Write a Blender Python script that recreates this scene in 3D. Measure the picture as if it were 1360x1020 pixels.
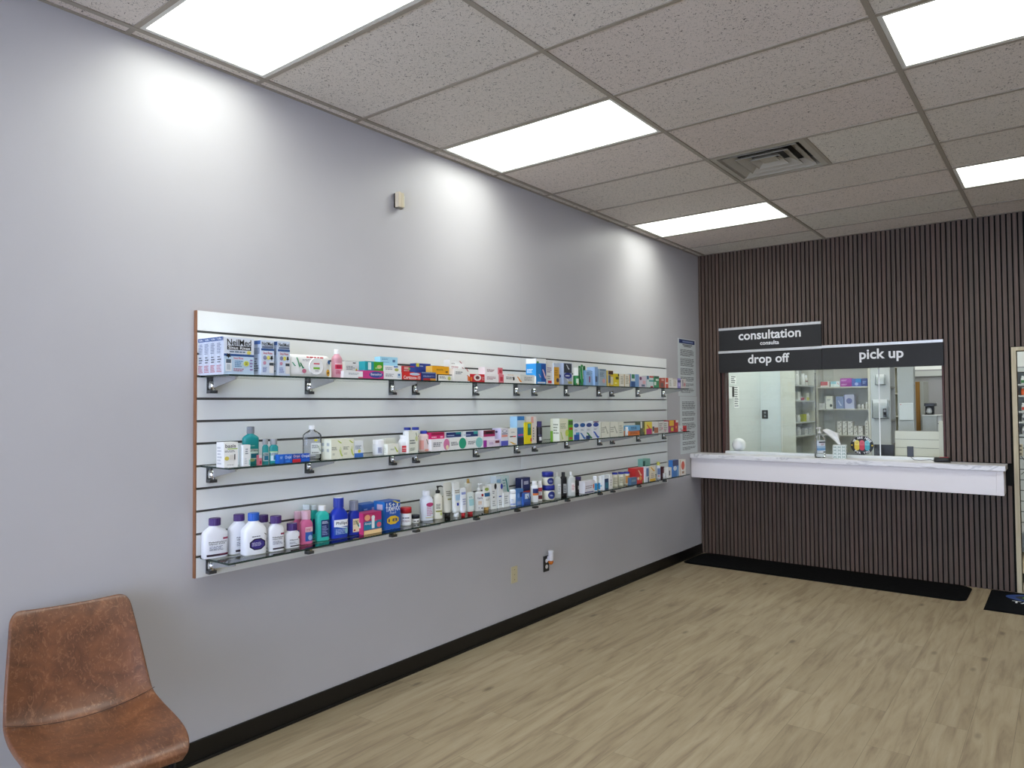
import bpy, bmesh, math, random
from mathutils import Vector, Matrix

for o in list(bpy.data.objects): bpy.data.objects.remove(o)
scene = bpy.context.scene
COL = scene.collection

# ------------------------------------------------------------------ camera
CAM = Vector((3.1158, 0.0, 1.5914))
cd = bpy.data.cameras.new('camera'); cam = bpy.data.objects.new('camera', cd); COL.objects.link(cam)
cd.sensor_width = 36.0; cd.lens = 949.85 / 1360 * 36.0; cd.clip_start = 0.05; cd.clip_end = 60
R_ = Vector((0.78949017, 0.61372666, -0.00669727))
U_ = Vector((0.02265235, -0.01823185, 0.99957715))
F_ = Vector((-0.61334504, 0.78930804, 0.02829622))
m3 = Matrix((R_, U_, -F_)).transposed()
cam.matrix_world = Matrix.Translation(CAM) @ m3.to_4x4()
scene.camera = cam

# ------------------------------------------------------------------ world and exposure
w = bpy.data.worlds.new('daylight'); scene.world = w; w.use_nodes = True
bg = w.node_tree.nodes['Background']; bg.inputs[0].default_value = (0.68, 0.77, 1.0, 1); bg.inputs[1].default_value = 5.4
vs = scene.view_settings
vs.view_transform = 'Standard'; vs.look = 'None'; vs.gamma = 1.0; vs.use_curve_mapping = False
vs.exposure = 0.75
LIGHT = 4.9            # radiance of the ceiling panels

# ------------------------------------------------------------------ materials
def lin(h):
    h = h.strip()
    if len(h) == 3: h = ''.join(c*2 for c in h)
    r = []
    for i in (0, 2, 4):
        c = int(h[i:i+2], 16) / 255
        r.append(c/12.92 if c <= .04045 else ((c+.055)/1.055)**2.4)
    return (r[0], r[1], r[2], 1)
MATS = {}
def M(h, rough=.45, metal=0.0, spec=.5, trans=0.0):
    k = (h, rough, metal, spec, trans)
    if k in MATS: return MATS[k]
    m = bpy.data.materials.new('paint_' + h); m.use_nodes = True
    b = m.node_tree.nodes['Principled BSDF']
    b.inputs['Base Color'].default_value = lin(h)
    b.inputs['Roughness'].default_value = rough
    b.inputs['Metallic'].default_value = metal
    b.inputs['Specular IOR Level'].default_value = spec
    b.inputs['Transmission Weight'].default_value = trans
    nt = m.node_tree
    if not trans:            # faint unevenness so nothing is a perfectly flat colour
        tc = nt.nodes.new('ShaderNodeTexCoord'); nz = nt.nodes.new('ShaderNodeTexNoise')
        nz.inputs['Scale'].default_value = 35; nz.inputs['Detail'].default_value = 3
        nt.links.new(tc.outputs['Object'], nz.inputs['Vector'])
        mr = nt.nodes.new('ShaderNodeMapRange'); mr.inputs[3].default_value = rough-.06; mr.inputs[4].default_value = rough+.06
        nt.links.new(nz.outputs[0], mr.inputs[0]); nt.links.new(mr.outputs[0], b.inputs['Roughness'])
    MATS[k] = m
    return m
def newmat(name):
    m = bpy.data.materials.new(name); m.use_nodes = True
    return m, m.node_tree, m.node_tree.nodes['Principled BSDF']
def node(nt, t, **kw):
    n = nt.nodes.new(t)
    for k, v in kw.items():
        if hasattr(n, k): setattr(n, k, v)
        else: n.inputs[k].default_value = v
    return n
def ramp(nt, fac, stops):
    r = nt.nodes.new('ShaderNodeValToRGB')
    el = r.color_ramp.elements
    el[0].position, el[0].color = stops[0]; el[1].position, el[1].color = stops[-1]
    for p, c in stops[1:-1]:
        e = el.new(p); e.color = c
    nt.links.new(fac, r.inputs[0])
    return r.outputs[0]
def mapping(nt, scale, src='Object', rot=(0, 0, 0)):
    tc = nt.nodes.new('ShaderNodeTexCoord'); mp = nt.nodes.new('ShaderNodeMapping')
    mp.inputs['Scale'].default_value = scale; mp.inputs['Rotation'].default_value = rot
    nt.links.new(tc.outputs[src], mp.inputs[0]); return mp.outputs[0]
def mix(nt, fac, a, b, mode='MIX'):
    n = nt.nodes.new('ShaderNodeMix'); n.data_type = 'RGBA'; n.blend_type = mode
    for i, x in ((0, fac), (6, a), (7, b)):
        if isinstance(x, (float, int)): n.inputs[i].default_value = x
        elif isinstance(x, tuple): n.inputs[i].default_value = x
        else: nt.links.new(x, n.inputs[i])
    return n.outputs[2]
def bump(nt, b, h, strength, dist=.002):
    n = nt.nodes.new('ShaderNodeBump'); n.inputs['Strength'].default_value = strength; n.inputs['Distance'].default_value = dist
    nt.links.new(h, n.inputs['Height']); nt.links.new(n.outputs[0], b.inputs['Normal'])

def wall_paint(name, c, rough=.42):
    m, nt, b = newmat(name)
    v = mapping(nt, (1, 1, 1))
    n1 = node(nt, 'ShaderNodeTexNoise', Scale=1.3, Detail=4); nt.links.new(v, n1.inputs['Vector'])
    c0 = tuple(x*.965 for x in lin(c)[:3]) + (1,); c1 = tuple(min(1, x*1.03) for x in lin(c)[:3]) + (1,)
    nt.links.new(ramp(nt, n1.outputs[0], [(.3, c0), (.7, c1)]), b.inputs['Base Color'])
    b.inputs['Roughness'].default_value = rough
    n2 = node(nt, 'ShaderNodeTexNoise', Scale=180, Detail=2); nt.links.new(v, n2.inputs['Vector'])
    bump(nt, b, n2.outputs[0], .12, .001)
    return m
PAINT = wall_paint('grey_wall_paint', 'bfbdc0')
PAINT_IN = wall_paint('pale_inner_paint', 'dbe2e1')
PAINT_GREY = wall_paint('dim_grey_paint', '97979b')
PAINT_W = wall_paint('white_paint', 'eef0f0')

def ceiling_mat():
    m, nt, b = newmat('acoustic_tile')
    v = mapping(nt, (1, 1, 1))
    # per-tile tone
    sep = nt.nodes.new('ShaderNodeSeparateXYZ'); nt.links.new(v, sep.inputs[0])
    def cell(out, off, size):
        a = node(nt, 'ShaderNodeMath', operation='SUBTRACT'); nt.links.new(out, a.inputs[0]); a.inputs[1].default_value = off
        d = node(nt, 'ShaderNodeMath', operation='DIVIDE'); nt.links.new(a.outputs[0], d.inputs[0]); d.inputs[1].default_value = size
        f = node(nt, 'ShaderNodeMath', operation='FLOOR'); nt.links.new(d.outputs[0], f.inputs[0]); return f.outputs[0]
    cb = nt.nodes.new('ShaderNodeCombineXYZ')
    nt.links.new(cell(sep.outputs[0], .0783, 1.22), cb.inputs[0]); nt.links.new(cell(sep.outputs[1], 1.3613, .61), cb.inputs[1])
    wn = nt.nodes.new('ShaderNodeTexWhiteNoise'); wn.noise_dimensions = '3D'; nt.links.new(cb.outputs[0], wn.inputs['Vector'])
    tone = ramp(nt, wn.outputs['Value'], [(0, lin('d6cac2')), (.5, lin('d8d2c8')), (1, lin('dfd4cc'))])
    # fissures: short dark worm marks
    n1 = node(nt, 'ShaderNodeTexNoise', Scale=95, Detail=2, Roughness=.5, Distortion=1.6); nt.links.new(v, n1.inputs['Vector'])
    fis = ramp(nt, n1.outputs[0], [(.0, (0, 0, 0, 1)), (.345, (0, 0, 0, 1)), (.38, (1, 1, 1, 1)), (1, (1, 1, 1, 1))])
    n2 = node(nt, 'ShaderNodeTexVoronoi', Scale=120); nt.links.new(v, n2.inputs['Vector'])
    pin = ramp(nt, n2.outputs['Distance'], [(0, (.25, .25, .25, 1)), (.12, (.4, .4, .4, 1)), (.2, (1, 1, 1, 1)), (1, (1, 1, 1, 1))])
    mul = mix(nt, .8, tone, mix(nt, 1.0, fis, pin, 'MULTIPLY'), 'MULTIPLY')
    nt.links.new(mul, b.inputs['Base Color']); b.inputs['Roughness'].default_value = .95
    b.inputs['Specular IOR Level'].default_value = .1
    bump(nt, b, fis, .35, .002)
    return m
TILE = ceiling_mat()

def floor_mat():
    m, nt, b = newmat('vinyl_plank')
    v = mapping(nt, (1, 1, 1), rot=(0, 0, math.pi/2))
    br = node(nt, 'ShaderNodeTexBrick', Scale=1.0); br.offset = .37; br.squash = 1
    br.inputs['Brick Width'].default_value = 1.22; br.inputs['Row Height'].default_value = .18
    br.inputs['Mortar Size'].default_value = .0012; br.inputs['Mortar Smooth'].default_value = .3
    br.inputs['Color1'].default_value = (0, 0, 0, 1); br.inputs['Color2'].default_value = (1, 1, 1, 1); br.inputs['Mortar'].default_value = (.5, .5, .5, 1)
    nt.links.new(v, br.inputs['Vector'])
    # each plank shifts the grain
    add = nt.nodes.new('ShaderNodeVectorMath'); add.operation = 'MULTIPLY_ADD'
    nt.links.new(br.outputs['Color'], add.inputs[0]); add.inputs[1].default_value = (7, 3, 5); 
    v2 = mapping(nt, (13.0, 1.3, 1))
    nt.links.new(v2, add.inputs[2])
    g1 = node(nt, 'ShaderNodeTexNoise', Scale=1.5, Detail=9, Roughness=.6, Distortion=.6); nt.links.new(add.outputs[0], g1.inputs['Vector'])
    v3 = mapping(nt, (55, 2.2, 1)); 
    g2 = node(nt, 'ShaderNodeTexNoise', Scale=1.8, Detail=9, Roughness=.8, Distortion=.5); nt.links.new(v3, g2.inputs['Vector'])
    big = ramp(nt, g1.outputs[0], [(.18, lin('665841')), (.34, lin('867660')), (.5, lin('9b8c72')), (.66, lin('a3957c')), (.9, lin('aea28b'))])
    fine = ramp(nt, g2.outputs[0], [(.25, (.5, .47, .43, 1)), (.44, (.98, .98, .98, 1)), (.8, (1.05, 1.05, 1.05, 1))])
    c = mix(nt, .8, big, fine, 'MULTIPLY')
    pl = ramp(nt, br.outputs['Color'], [(0, (.93, .92, .9, 1)), (1, (1.05, 1.05, 1.04, 1))])
    c = mix(nt, 1.0, c, pl, 'MULTIPLY')
    # knots
    v4 = mapping(nt, (3.2, 1.25, 1))
    kn = node(nt, 'ShaderNodeTexVoronoi', Scale=1.6); nt.links.new(v4, kn.inputs['Vector'])
    kf = ramp(nt, kn.outputs['Distance'], [(0, (1, 1, 1, 1)), (.04, (.9, .9, .9, 1)), (.12, (0, 0, 0, 1)), (1, (0, 0, 0, 1))])
    km = mix(nt, .35, kf, g1.outputs[0], 'MULTIPLY')
    c = mix(nt, km, c, lin('5c503f'))
    mo = ramp(nt, br.outputs['Fac'], [(0, (1, 1, 1, 1)), (1, (.62, .6, .58, 1))])
    c = mix(nt, 1.0, c, mo, 'MULTIPLY')
    nt.links.new(c, b.inputs['Base Color'])
    b.inputs['Roughness'].default_value = .5; b.inputs['Specular IOR Level'].default_value = .35
    bump(nt, b, g2.outputs[0], .08, .001)
    return m
FLOOR = floor_mat()

def slat_mat():
    m, nt, b = newmat('dark_walnut_slat')
    v = mapping(nt, (60, 60, 1.6))
    n = node(nt, 'ShaderNodeTexNoise', Scale=1.0, Detail=6, Roughness=.65); nt.links.new(v, n.inputs['Vector'])
    v2 = mapping(nt, (25, 1, .25))
    n2 = node(nt, 'ShaderNodeTexNoise', Scale=1.0, Detail=1); nt.links.new(v2, n2.inputs['Vector'])
    c = ramp(nt, n.outputs[0], [(.25, lin('46382f')), (.5, lin('5a493e')), (.75, lin('6b584b'))])
    c2 = ramp(nt, n2.outputs[0], [(.35, (.88, .92, .9, 1)), (.65, (1.1, 1.02, 1.03, 1))])
    nt.links.new(mix(nt, 1.0, c, c2, 'MULTIPLY'), b.inputs['Base Color']); b.inputs['Roughness'].default_value = .55
    bump(nt, b, n.outputs[0], .15, .0006)
    return m
SLAT = slat_mat()
FELT = M('0c0c0d', .95)

def marble_mat():
    m, nt, b = newmat('white_marbled_laminate')
    v = mapping(nt, (1.2, 5, 5))
    n = node(nt, 'ShaderNodeTexNoise', Scale=1.6, Detail=8, Roughness=.6, Distortion=1.8); nt.links.new(v, n.inputs['Vector'])
    nt.links.new(ramp(nt, n.outputs[0], [(.35, lin('e9e6ea')), (.5, lin('f1eff2')), (.56, lin('c9c7cd')), (.62, lin('f0eef1'))]), b.inputs['Base Color'])
    b.inputs['Roughness'].default_value = .3
    return m
MARBLE = marble_mat()

def leather_mat():
    m, nt, b = newmat('worn_tan_leather')
    v = mapping(nt, (1, 1, 1))
    a = node(nt, 'ShaderNodeTexNoise', Scale=9, Detail=9, Roughness=.68, Distortion=.7); nt.links.new(v, a.inputs['Vector'])
    vs_ = mapping(nt, (1.0, 3.0, 2.0), rot=(.4, .3, .5))
    s = node(nt, 'ShaderNodeTexNoise', Scale=14, Detail=5, Roughness=.6, Distortion=2.5); nt.links.new(vs_, s.inputs['Vector'])
    c = ramp(nt, a.outputs[0], [(.25, lin('4a2a17')), (.45, lin('66402a')), (.6, lin('784c31')), (.8, lin('956648'))])
    cr = ramp(nt, s.outputs[0], [(.0, (0, 0, 0, 1)), (.56, (0, 0, 0, 1)), (.62, (.55, .55, .55, 1)), (.68, (0, 0, 0, 1)), (1, (0, 0, 0, 1))])
    nt.links.new(mix(nt, cr, c, lin('9c6f50')), b.inputs['Base Color'])
    b.inputs['Roughness'].default_value = .38
    n3 = node(nt, 'ShaderNodeTexVoronoi', Scale=420); nt.links.new(v, n3.inputs['Vector'])
    bump(nt, b, n3.outputs['Distance'], .12, .0006)
    return m
LEATHER = leather_mat()

def light_wood(name, c0, c1):
    m, nt, b = newmat(name)
    v = mapping(nt, (30, 30, 2))
    n = node(nt, 'ShaderNodeTexNoise', Scale=1.5, Detail=5, Roughness=.6); nt.links.new(v, n.inputs['Vector'])
    nt.links.new(ramp(nt, n.outputs[0], [(.3, lin(c0)), (.7, lin(c1))]), b.inputs['Base Color'])
    b.inputs['Roughness'].default_value = .55
    return m
PINE = light_wood('pale_pine', 'b9ab8c', 'd3c6a8')
MDF = light_wood('brown_mdf', '7d5236', '9a6a4a')
AMBER = light_wood('amber_wood', '8a6224', 'a87a34')

def emit_mat(name, col, s):
    m = bpy.data.materials.new(name); m.use_nodes = True; nt = m.node_tree
    nt.nodes.remove(nt.nodes['Principled BSDF'])
    e = nt.nodes.new('ShaderNodeEmission'); e.inputs[0].default_value = col; e.inputs[1].default_value = s
    nt.links.new(e.outputs[0], nt.nodes['Material Output'].inputs[0]); return m
PANEL = emit_mat('lit_diffuser', (.97, 1.0, .93, 1), LIGHT)
# prismatic lens: throws most of its light downwards, less sideways
nt = PANEL.node_tree; lw = nt.nodes.new('ShaderNodeLayerWeight'); lw.inputs[0].default_value = .5
mr = nt.nodes.new('ShaderNodeMapRange'); mr.inputs[1].default_value = 0; mr.inputs[2].default_value = 1; mr.inputs[3].default_value = LIGHT*1.35; mr.inputs[4].default_value = LIGHT*.36
nt.links.new(lw.outputs['Facing'], mr.inputs[0]); nt.links.new(mr.outputs[0], nt.nodes['Emission'].inputs[1])

def glass_mat(name, tint, ior=1.5, haze=0.0):
    m = bpy.data.materials.new(name); m.use_nodes = True; nt = m.node_tree
    nt.nodes.remove(nt.nodes['Principled BSDF'])
    t = nt.nodes.new('ShaderNodeBsdfTransparent'); t.inputs[0].default_value = tint
    g = nt.nodes.new('ShaderNodeBsdfGlossy'); g.inputs['Roughness'].default_value = .02; g.inputs[0].default_value = (1, 1, 1, 1)
    f = nt.nodes.new('ShaderNodeFresnel'); f.inputs[0].default_value = ior
    mx = nt.nodes.new('ShaderNodeMixShader')
    nt.links.new(f.outputs[0], mx.inputs[0]); nt.links.new(t.outputs[0], mx.inputs[1]); nt.links.new(g.outputs[0], mx.inputs[2])
    nt.links.new(mx.outputs[0], nt.nodes['Material Output'].inputs[0]); return m
GLASS = glass_mat('clear_glass', (.97, .985, .98, 1), 1.28)
SHELFGLASS = glass_mat('shelf_glass', (.93, .965, .95, 1), 1.4)
STOREGLASS = glass_mat('storefront_glass', (.96, .98, 1, 1), 1.4)
CLEARPL = glass_mat('clear_plastic', (.84, .85, .9, 1), 1.45)
GEDGE = M('2b3a36', .15)
CHROME = M('d8d8d8', .2, 1.0)
GREYMETAL = M('b0b0b0', .4, .4)
WHITE = M('eeeeee', .4)
BLACK = M('161616', .45)

# ------------------------------------------------------------------ mesh building
class MB:
    def __init__(s): s.bm = bmesh.new(); s.mats = []
    def mi(s, m):
        if m not in s.mats: s.mats.append(m)
        return s.mats.index(m)
    def poly(s, pts, m, smooth=False):
        try: f = s.bm.faces.new([s.bm.verts.new(p) for p in pts])
        except ValueError: return
        f.material_index = s.mi(m); f.smooth = smooth; return f
    def box(s, x0, y0, z0, x1, y1, z1, m, faces=None):
        v = [s.bm.verts.new((x, y, z)) for z in (z0, z1) for y in (y0, y1) for x in (x0, x1)]
        for n, q in (('-z', (0, 2, 3, 1)), ('+z', (4, 5, 7, 6)), ('-y', (0, 1, 5, 4)), ('+y', (2, 6, 7, 3)), ('-x', (0, 4, 6, 2)), ('+x', (1, 3, 7, 5))):
            f = s.bm.faces.new([v[i] for i in q]); f.material_index = s.mi((faces or {}).get(n, m))
    def loft(s, rings, m, cap0=True, cap1=True, smooth=True, closed=True):
        R = [[s.bm.verts.new(p) for p in r] for r in rings]; n = len(R[0]); k = s.mi(m)
        for a, b in zip(R, R[1:]):
            for i in range(n if closed else n-1):
                j = (i+1) % n
                f = s.bm.faces.new((a[i], a[j], b[j], b[i])); f.material_index = k; f.smooth = smooth
        if cap0: f = s.bm.faces.new(R[0][::-1]); f.material_index = k
        if cap1: f = s.bm.faces.new(R[-1]); f.material_index = k
    def lathe(s, prof, m, cx=0, cy=0, seg=24, cap0=True, cap1=True, rib=0):
        rings = []
        for r, z in prof:
            rings.append([(cx+(r*(1-rib*(i % 2)))*math.cos(2*math.pi*i/seg), cy+(r*(1-rib*(i % 2)))*math.sin(2*math.pi*i/seg), z) for i in range(seg)])
        s.loft(rings, m, cap0, cap1, smooth=not rib)
    def tube(s, pts, r, m, seg=8):
        pts = [Vector(p) for p in pts]; rings = []
        for i, p in enumerate(pts):
            d = (pts[min(i+1, len(pts)-1)] - pts[max(i-1, 0)]).normalized()
            a = d.cross(Vector((0, 0, 1)) if abs(d.z) < .9 else Vector((1, 0, 0))).normalized(); b = d.cross(a)
            rr = r[i] if isinstance(r, (list, tuple)) else r
            rings.append([p + a*rr*math.cos(2*math.pi*k/seg) + b*rr*math.sin(2*math.pi*k/seg) for k in range(seg)])
        s.loft(rings, m)
    def build(s, name, parent=None, loc=(0, 0, 0), rz=0, bevel=0):
        bmesh.ops.recalc_face_normals(s.bm, faces=[f for f in s.bm.faces if not f.hide]) if s.bm.faces and getattr(s, 'fix', True) else None
        me = bpy.data.meshes.new(name); s.bm.to_mesh(me); s.bm.free()
        for m in s.mats: me.materials.append(m)
        o = bpy.data.objects.new(name, me); COL.objects.link(o)
        o.location = loc; o.rotation_euler = (0, 0, rz)
        if parent: o.parent = parent
        if bevel:
            b = o.modifiers.new('bevel', 'BEVEL'); b.width = bevel; b.segments = 2; b.limit_method = 'ANGLE'
        return o
def tag(o, label, cat, group=None, kind=None):
    n = len(label.split()); assert 4 <= n <= 16, (n, label)
    o['label'] = label; o['category'] = cat
    if group: o['group'] = group
    if kind: o['kind'] = kind
    return o
def struct(o, label=None):
    o['kind'] = 'structure'
    if label: o['label'] = label
    return o
def empty(name, loc, rz=0):
    o = bpy.data.objects.new(name, None); COL.objects.link(o); o.location = loc; o.rotation_euler = (0, 0, rz); o.empty_display_size = .05
    return o
def copy_tree(o, parent=None):
    c = o.copy(); COL.objects.link(c)
    if parent: c.parent = parent
    for ch in list(o.children): copy_tree(ch, c)
    return c

# ------------------------------------------------------------------ lettering
_font = {}
def text_polys(txt, bold=.012):
    """triangles of a line of text, scaled so that it starts at 0,0 and is 1 wide; returns (tris, height)"""
    if txt in _font: return _font[txt]
    cu = bpy.data.curves.new('lettering', 'FONT'); cu.body = txt; cu.offset = bold; cu.resolution_u = 3
    o = bpy.data.objects.new('lettering', cu); COL.objects.link(o)
    dg = bpy.context.evaluated_depsgraph_get(); dg.update()
    me = o.evaluated_get(dg).to_mesh(); me.calc_loop_triangles()
    V = [v.co.copy() for v in me.vertices]
    x0 = min(v.x for v in V); x1 = max(v.x for v in V); y0 = min(v.y for v in V); y1 = max(v.y for v in V)
    tris = [[((V[i].x-x0)/(x1-x0), (V[i].y-y0)/(y1-y0)) for i in t.vertices] for t in me.loop_triangles]
    r = (tris, (y1-y0)/(x1-x0), -y0/(y1-y0), x1-x0)
    bpy.data.objects.remove(o); bpy.data.curves.remove(cu)
    _font[txt] = r
    return r

# ------------------------------------------------------------------ printed decoration
def decal_polys(spec, rng):
    """'r .1 .1 .9 .9 ff0000;...' -> list of (side, polys in uv, colour, layer)"""
    out = []; k = 0
    for part in spec.split(';'):
        part = part.strip()
        if not part: continue
        side = 'F'
        if part[0] == 'S': side = 'S'; part = part[1:]
        a = part.split(' '); t = a[0]; p = [float(x) for x in a[1:5]]; c = a[5]; k += 1
        P = []
        if t == 'r': P = [[(p[0], p[1]), (p[2], p[1]), (p[2], p[3]), (p[0], p[3])]]
        elif t in 'eo':
            n = 20 if t == 'e' else 8
            P = [[(p[0]+p[2]*math.cos(2*math.pi*(i+.5)/n), p[1]+p[3]*math.sin(2*math.pi*(i+.5)/n)) for i in range(n)]]
        elif t == 'p':
            P = [[(p[0], p[1]), (p[0]+p[2]*(1 if i % 2 else .5)*math.cos(math.pi*i/5+.3), p[1]+p[3]*(1 if i % 2 else .5)*math.sin(math.pi*i/5+.3)),
                  (p[0]+p[2]*(1 if (i+1) % 2 else .5)*math.cos(math.pi*(i+1)/5+.3), p[1]+p[3]*(1 if (i+1) % 2 else .5)*math.sin(math.pi*(i+1)/5+.3))] for i in range(10)]
        elif t == 'v':   # a curved brush stroke
            x, y, w_, h_ = p; N = 10; top = []; bot = []
            for i in range(N+1):
                q = i/N; cx = x+w_*q; cy = y+h_*(.5+.36*math.cos(math.pi*q*1.15)); th = h_*(.03+.17*math.sin(math.pi*q))
                top.append((cx, cy+th)); bot.append((cx, cy-th))
            P = [[bot[i], bot[i+1], top[i+1], top[i]] for i in range(N)]
        elif t == 'l':
            n = int(a[6]); H = (p[3]-p[1])
            for i in range(n):
                y0 = p[1]+H*(i+.22)/n; y1 = p[1]+H*(i+.22+.5)/n; x = p[0]; xe = p[2]-(p[2]-p[0])*rng.random()*.35
                while x < xe-.01:
                    x2 = min(xe, x+(p[2]-p[0])*(.1+.2*rng.random()))
                    P.append([(x, y0), (x2, y0), (x2, y1), (x, y1)]); x = x2+(p[2]-p[0])*.04
        elif t == 't':
            tris, ar = text_polys(' '.join(a[6:]))[:2]
            P = [[(p[0]+x*(p[2]-p[0]), p[1]+y*(p[3]-p[1])) for x, y in tr] for tr in tris]
        out.append((side, P, c, k))
    return out
def put_decals(mb, spec, fmap, cuts=None, rough=.42, seed=0):
    rng = random.Random(seed)
    for side, P, c, k in decal_polys(spec, rng):
        m = M(c, rough)
        if cuts and side == 'F':
            b = bmesh.new()
            for q in P:
                try: b.faces.new([b.verts.new((x, y, 0)) for x, y in q])
                except ValueError: pass
            us = [x for q in P for x, _ in q]
            for i in range(1, cuts):
                u = i/cuts
                if min(us) < u < max(us):
                    bmesh.ops.bisect_plane(b, geom=b.verts[:]+b.edges[:]+b.faces[:], plane_co=(u, 0, 0), plane_no=(1, 0, 0))
            P = [[(v.co.x, v.co.y) for v in f.verts] for f in b.faces]; b.free()
        for q in P: mb.poly([fmap(side, u, v, k) for u, v in q], m)
EOFF = .00035
def box_map(w, h, d):
    def f(side, u, v, k):
        e = EOFF*k
        if side == 'F': return (d/2+e, (u-.5)*w, v*h)
        return ((u-.5)*d, -w/2-e, v*h)
    return f
def make_box(name, w, h, d, col, spec, seed=0, flap=True):
    mb = MB(); mb.fix = False; m = M(col, .42)
    mb.box(-d/2, -w/2, 0, d/2, w/2, h, m)
    put_decals(mb, spec, box_map(w, h, d), seed=seed)
    return mb.build(name)
def sring(a, b, z, n, seg=28, cx=0, cy=0):
    r = []
    for i in range(seg):
        t = 2*math.pi*i/seg; c, s = math.cos(t), math.sin(t)
        r.append((cx+a*math.copysign(abs(c)**(2/n), c), cy+b*math.copysign(abs(s)**(2/n), s), z))
    return r
def bottle_map(w, dep, n, z0, z1):
    a, b = dep/2, w/2
    def f(side, u, v, k):
        y = (u-.5)*.97
        x = (1-min(1, abs(2*y))**n)**(1/n)
        e = EOFF*(k+1)
        return ((a+e)*x+e*.3, (b+e)*2*y, z0+(z1-z0)*v)
    return f
def make_bottle(kind, name, w, h, dr, cw, ch, o, spec, seed=0):
    n = float(o.get('n', 2)); dep = w*dr; col = o.get('col', 'eeeeee'); sh = float(o.get('sh', .85))
    root = empty(name, (0, 0, 0))
    bmat = CLEARPL if col == 'clear' else M(col, .32)
    cmat = M(o.get('capc', 'eeeeee'), .35)
    if kind in ('bottle', 'pump'):
        Hb = h-ch; zs = Hb*sh; nr = min(cw*.46, w*.48, dep*.5)
        seg = 28; rings = [sring(dep/2*.9, w/2*.93, 0, n), sring(dep/2, w/2, Hb*.03, n), sring(dep/2, w/2, zs, n)]
        for t in (.15, .35, .6, .8, 1):
            q = 1-math.cos(t*math.pi/2) if n > 2.9 else (1-math.cos(t*math.pi/2))*.9+t*.1
            a = dep/2+(nr-dep/2)*q; b = w/2+(nr-w/2)*q; nn = n+(2-n)*t
            rings.append(sring(a, b, zs+(Hb-zs)*(t*.88 if t < 1 else .9), nn))
        rings.append(sring(nr, nr, Hb, 2))
        mb = MB(); mb.loft(rings, bmat); mb.build('body', root)
        mb = MB()
        if kind == 'bottle':
            r = cw/2; mb.lathe([(r, Hb), (r, Hb+ch*.93), (r*.93, Hb+ch)], cmat, seg=40, rib=.05)
            if 'capt' in o: mb.lathe([(r*.9, Hb+ch), (r*.9, Hb+ch+.002)], M(o['capt']), seg=24)
            mb.build('cap', root)
        else:
            r = cw/2
            mb.lathe([(r, Hb), (r, Hb+ch*.35), (r*.6, Hb+ch*.42), (r*.3, Hb+ch*.45), (r*.28, Hb+ch*.75), (r*.55, Hb+ch*.78), (r*.6, Hb+ch)], cmat, seg=20)
            mb.tube([(0, 0, Hb+ch*.9), (0, r*1.6, Hb+ch*.93), (0, r*2.4, Hb+ch*.8)], [r*.35, r*.28, r*.2], cmat)
            mb.build('pump', root)
        z0, z1 = Hb*.03, zs
    elif kind == 'jar':
        Hb = h-ch
        mb = MB(); mb.loft([sring(dep/2*.9, w/2*.92, 0, n), sring(dep/2, w/2, Hb*.12, n), sring(dep/2, w/2, Hb*.88, n), sring(dep/2*.93, w/2*.93, Hb, n)], bmat); mb.build('body', root)
        mb = MB(); r = max(cw/2, w/2*1.02); mb.loft([sring(r*dr, r, Hb, max(2, n)), sring(r*dr, r, Hb+ch*.85, max(2, n)), sring(r*.92*dr, r*.92, Hb+ch, max(2, n))], cmat); mb.build('lid', root)
        z0, z1 = Hb*.1, Hb*.9
    elif kind == 'stick':
        Hb = h-ch
        mb = MB(); mb.loft([sring(dep/2, w/2, 0, n), sring(dep/2, w/2, Hb, n)], bmat); mb.build('body', root)
        mb = MB(); mb.loft([sring(dep/2*1.0, w/2, Hb+.001, n), sring(dep/2, w/2, Hb+ch*.6, n), sring(dep/2*.8, w/2*.85, Hb+ch*.92, n), sring(dep/2*.4, w/2*.5, Hb+ch, n)], cmat); mb.build('cap', root)
        z0, z1 = 0, Hb
    else:  # tube
        flip = 'flip' in o; hc = h*.13; dep = w*.55
        R = []
        for t, a, b in ((0, .5, .42), (.08, .5, .46), (.35, .44, .49), (.7, .25, .5), (.92, .08, .5), (.97, .04, .46), (1, .03, .38)):
            R.append((t, dep*a, w*b))
        def zz(t): return hc+(h-hc)*t if not flip else (h-hc)*(1-t)
        rings = [sring(max(a, .0015), b, zz(t), 2.3) for t, a, b in R]
        if flip: rings = rings[::-1]
        mb = MB(); mb.loft(rings, bmat); mb.build('body', root)
        mb = MB(); zc0, zc1 = (0, hc) if not flip else (h-hc, h)
        mb.lathe([(dep*.44, zc0), (dep*.44, zc1)], cmat, seg=24) if not flip else mb.lathe([(dep*.34, zc0), (dep*.2, zc1)], cmat, seg=24)
        mb.build('cap', root)
        def surf(v):
            t = (1-v) if flip else v
            for (t0, a0, b0), (t1, a1, b1) in zip(R, R[1:]):
                if t <= t1: q = (t-t0)/(t1-t0); return a0+(a1-a0)*q, b0+(b1-b0)*q
            return R[-1][1:]
        def fm(side, u, v, k):
            a, b = surf(v*.95+.02); y = (u-.5)*.95; e = EOFF*(k+1)
            zt = (v*.95+.02)
            return ((a+e)*(1-abs(2*y)**2.3)**(1/2.3)+e*.5, (b+e)*2*y, hc+(h-hc)*zt if not flip else (h-hc)*zt)
        mb = MB(); mb.fix = False
        if spec: put_decals(mb, spec, fm, cuts=12, seed=seed); mb.build('label', root)
        else: mb.bm.free()
        return root
    if spec:
        mb = MB(); mb.fix = False
        put_decals(mb, spec, bottle_map(w, dep, n, z0, z1), cuts=14, seed=seed); mb.build('label', root)
    return root

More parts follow.
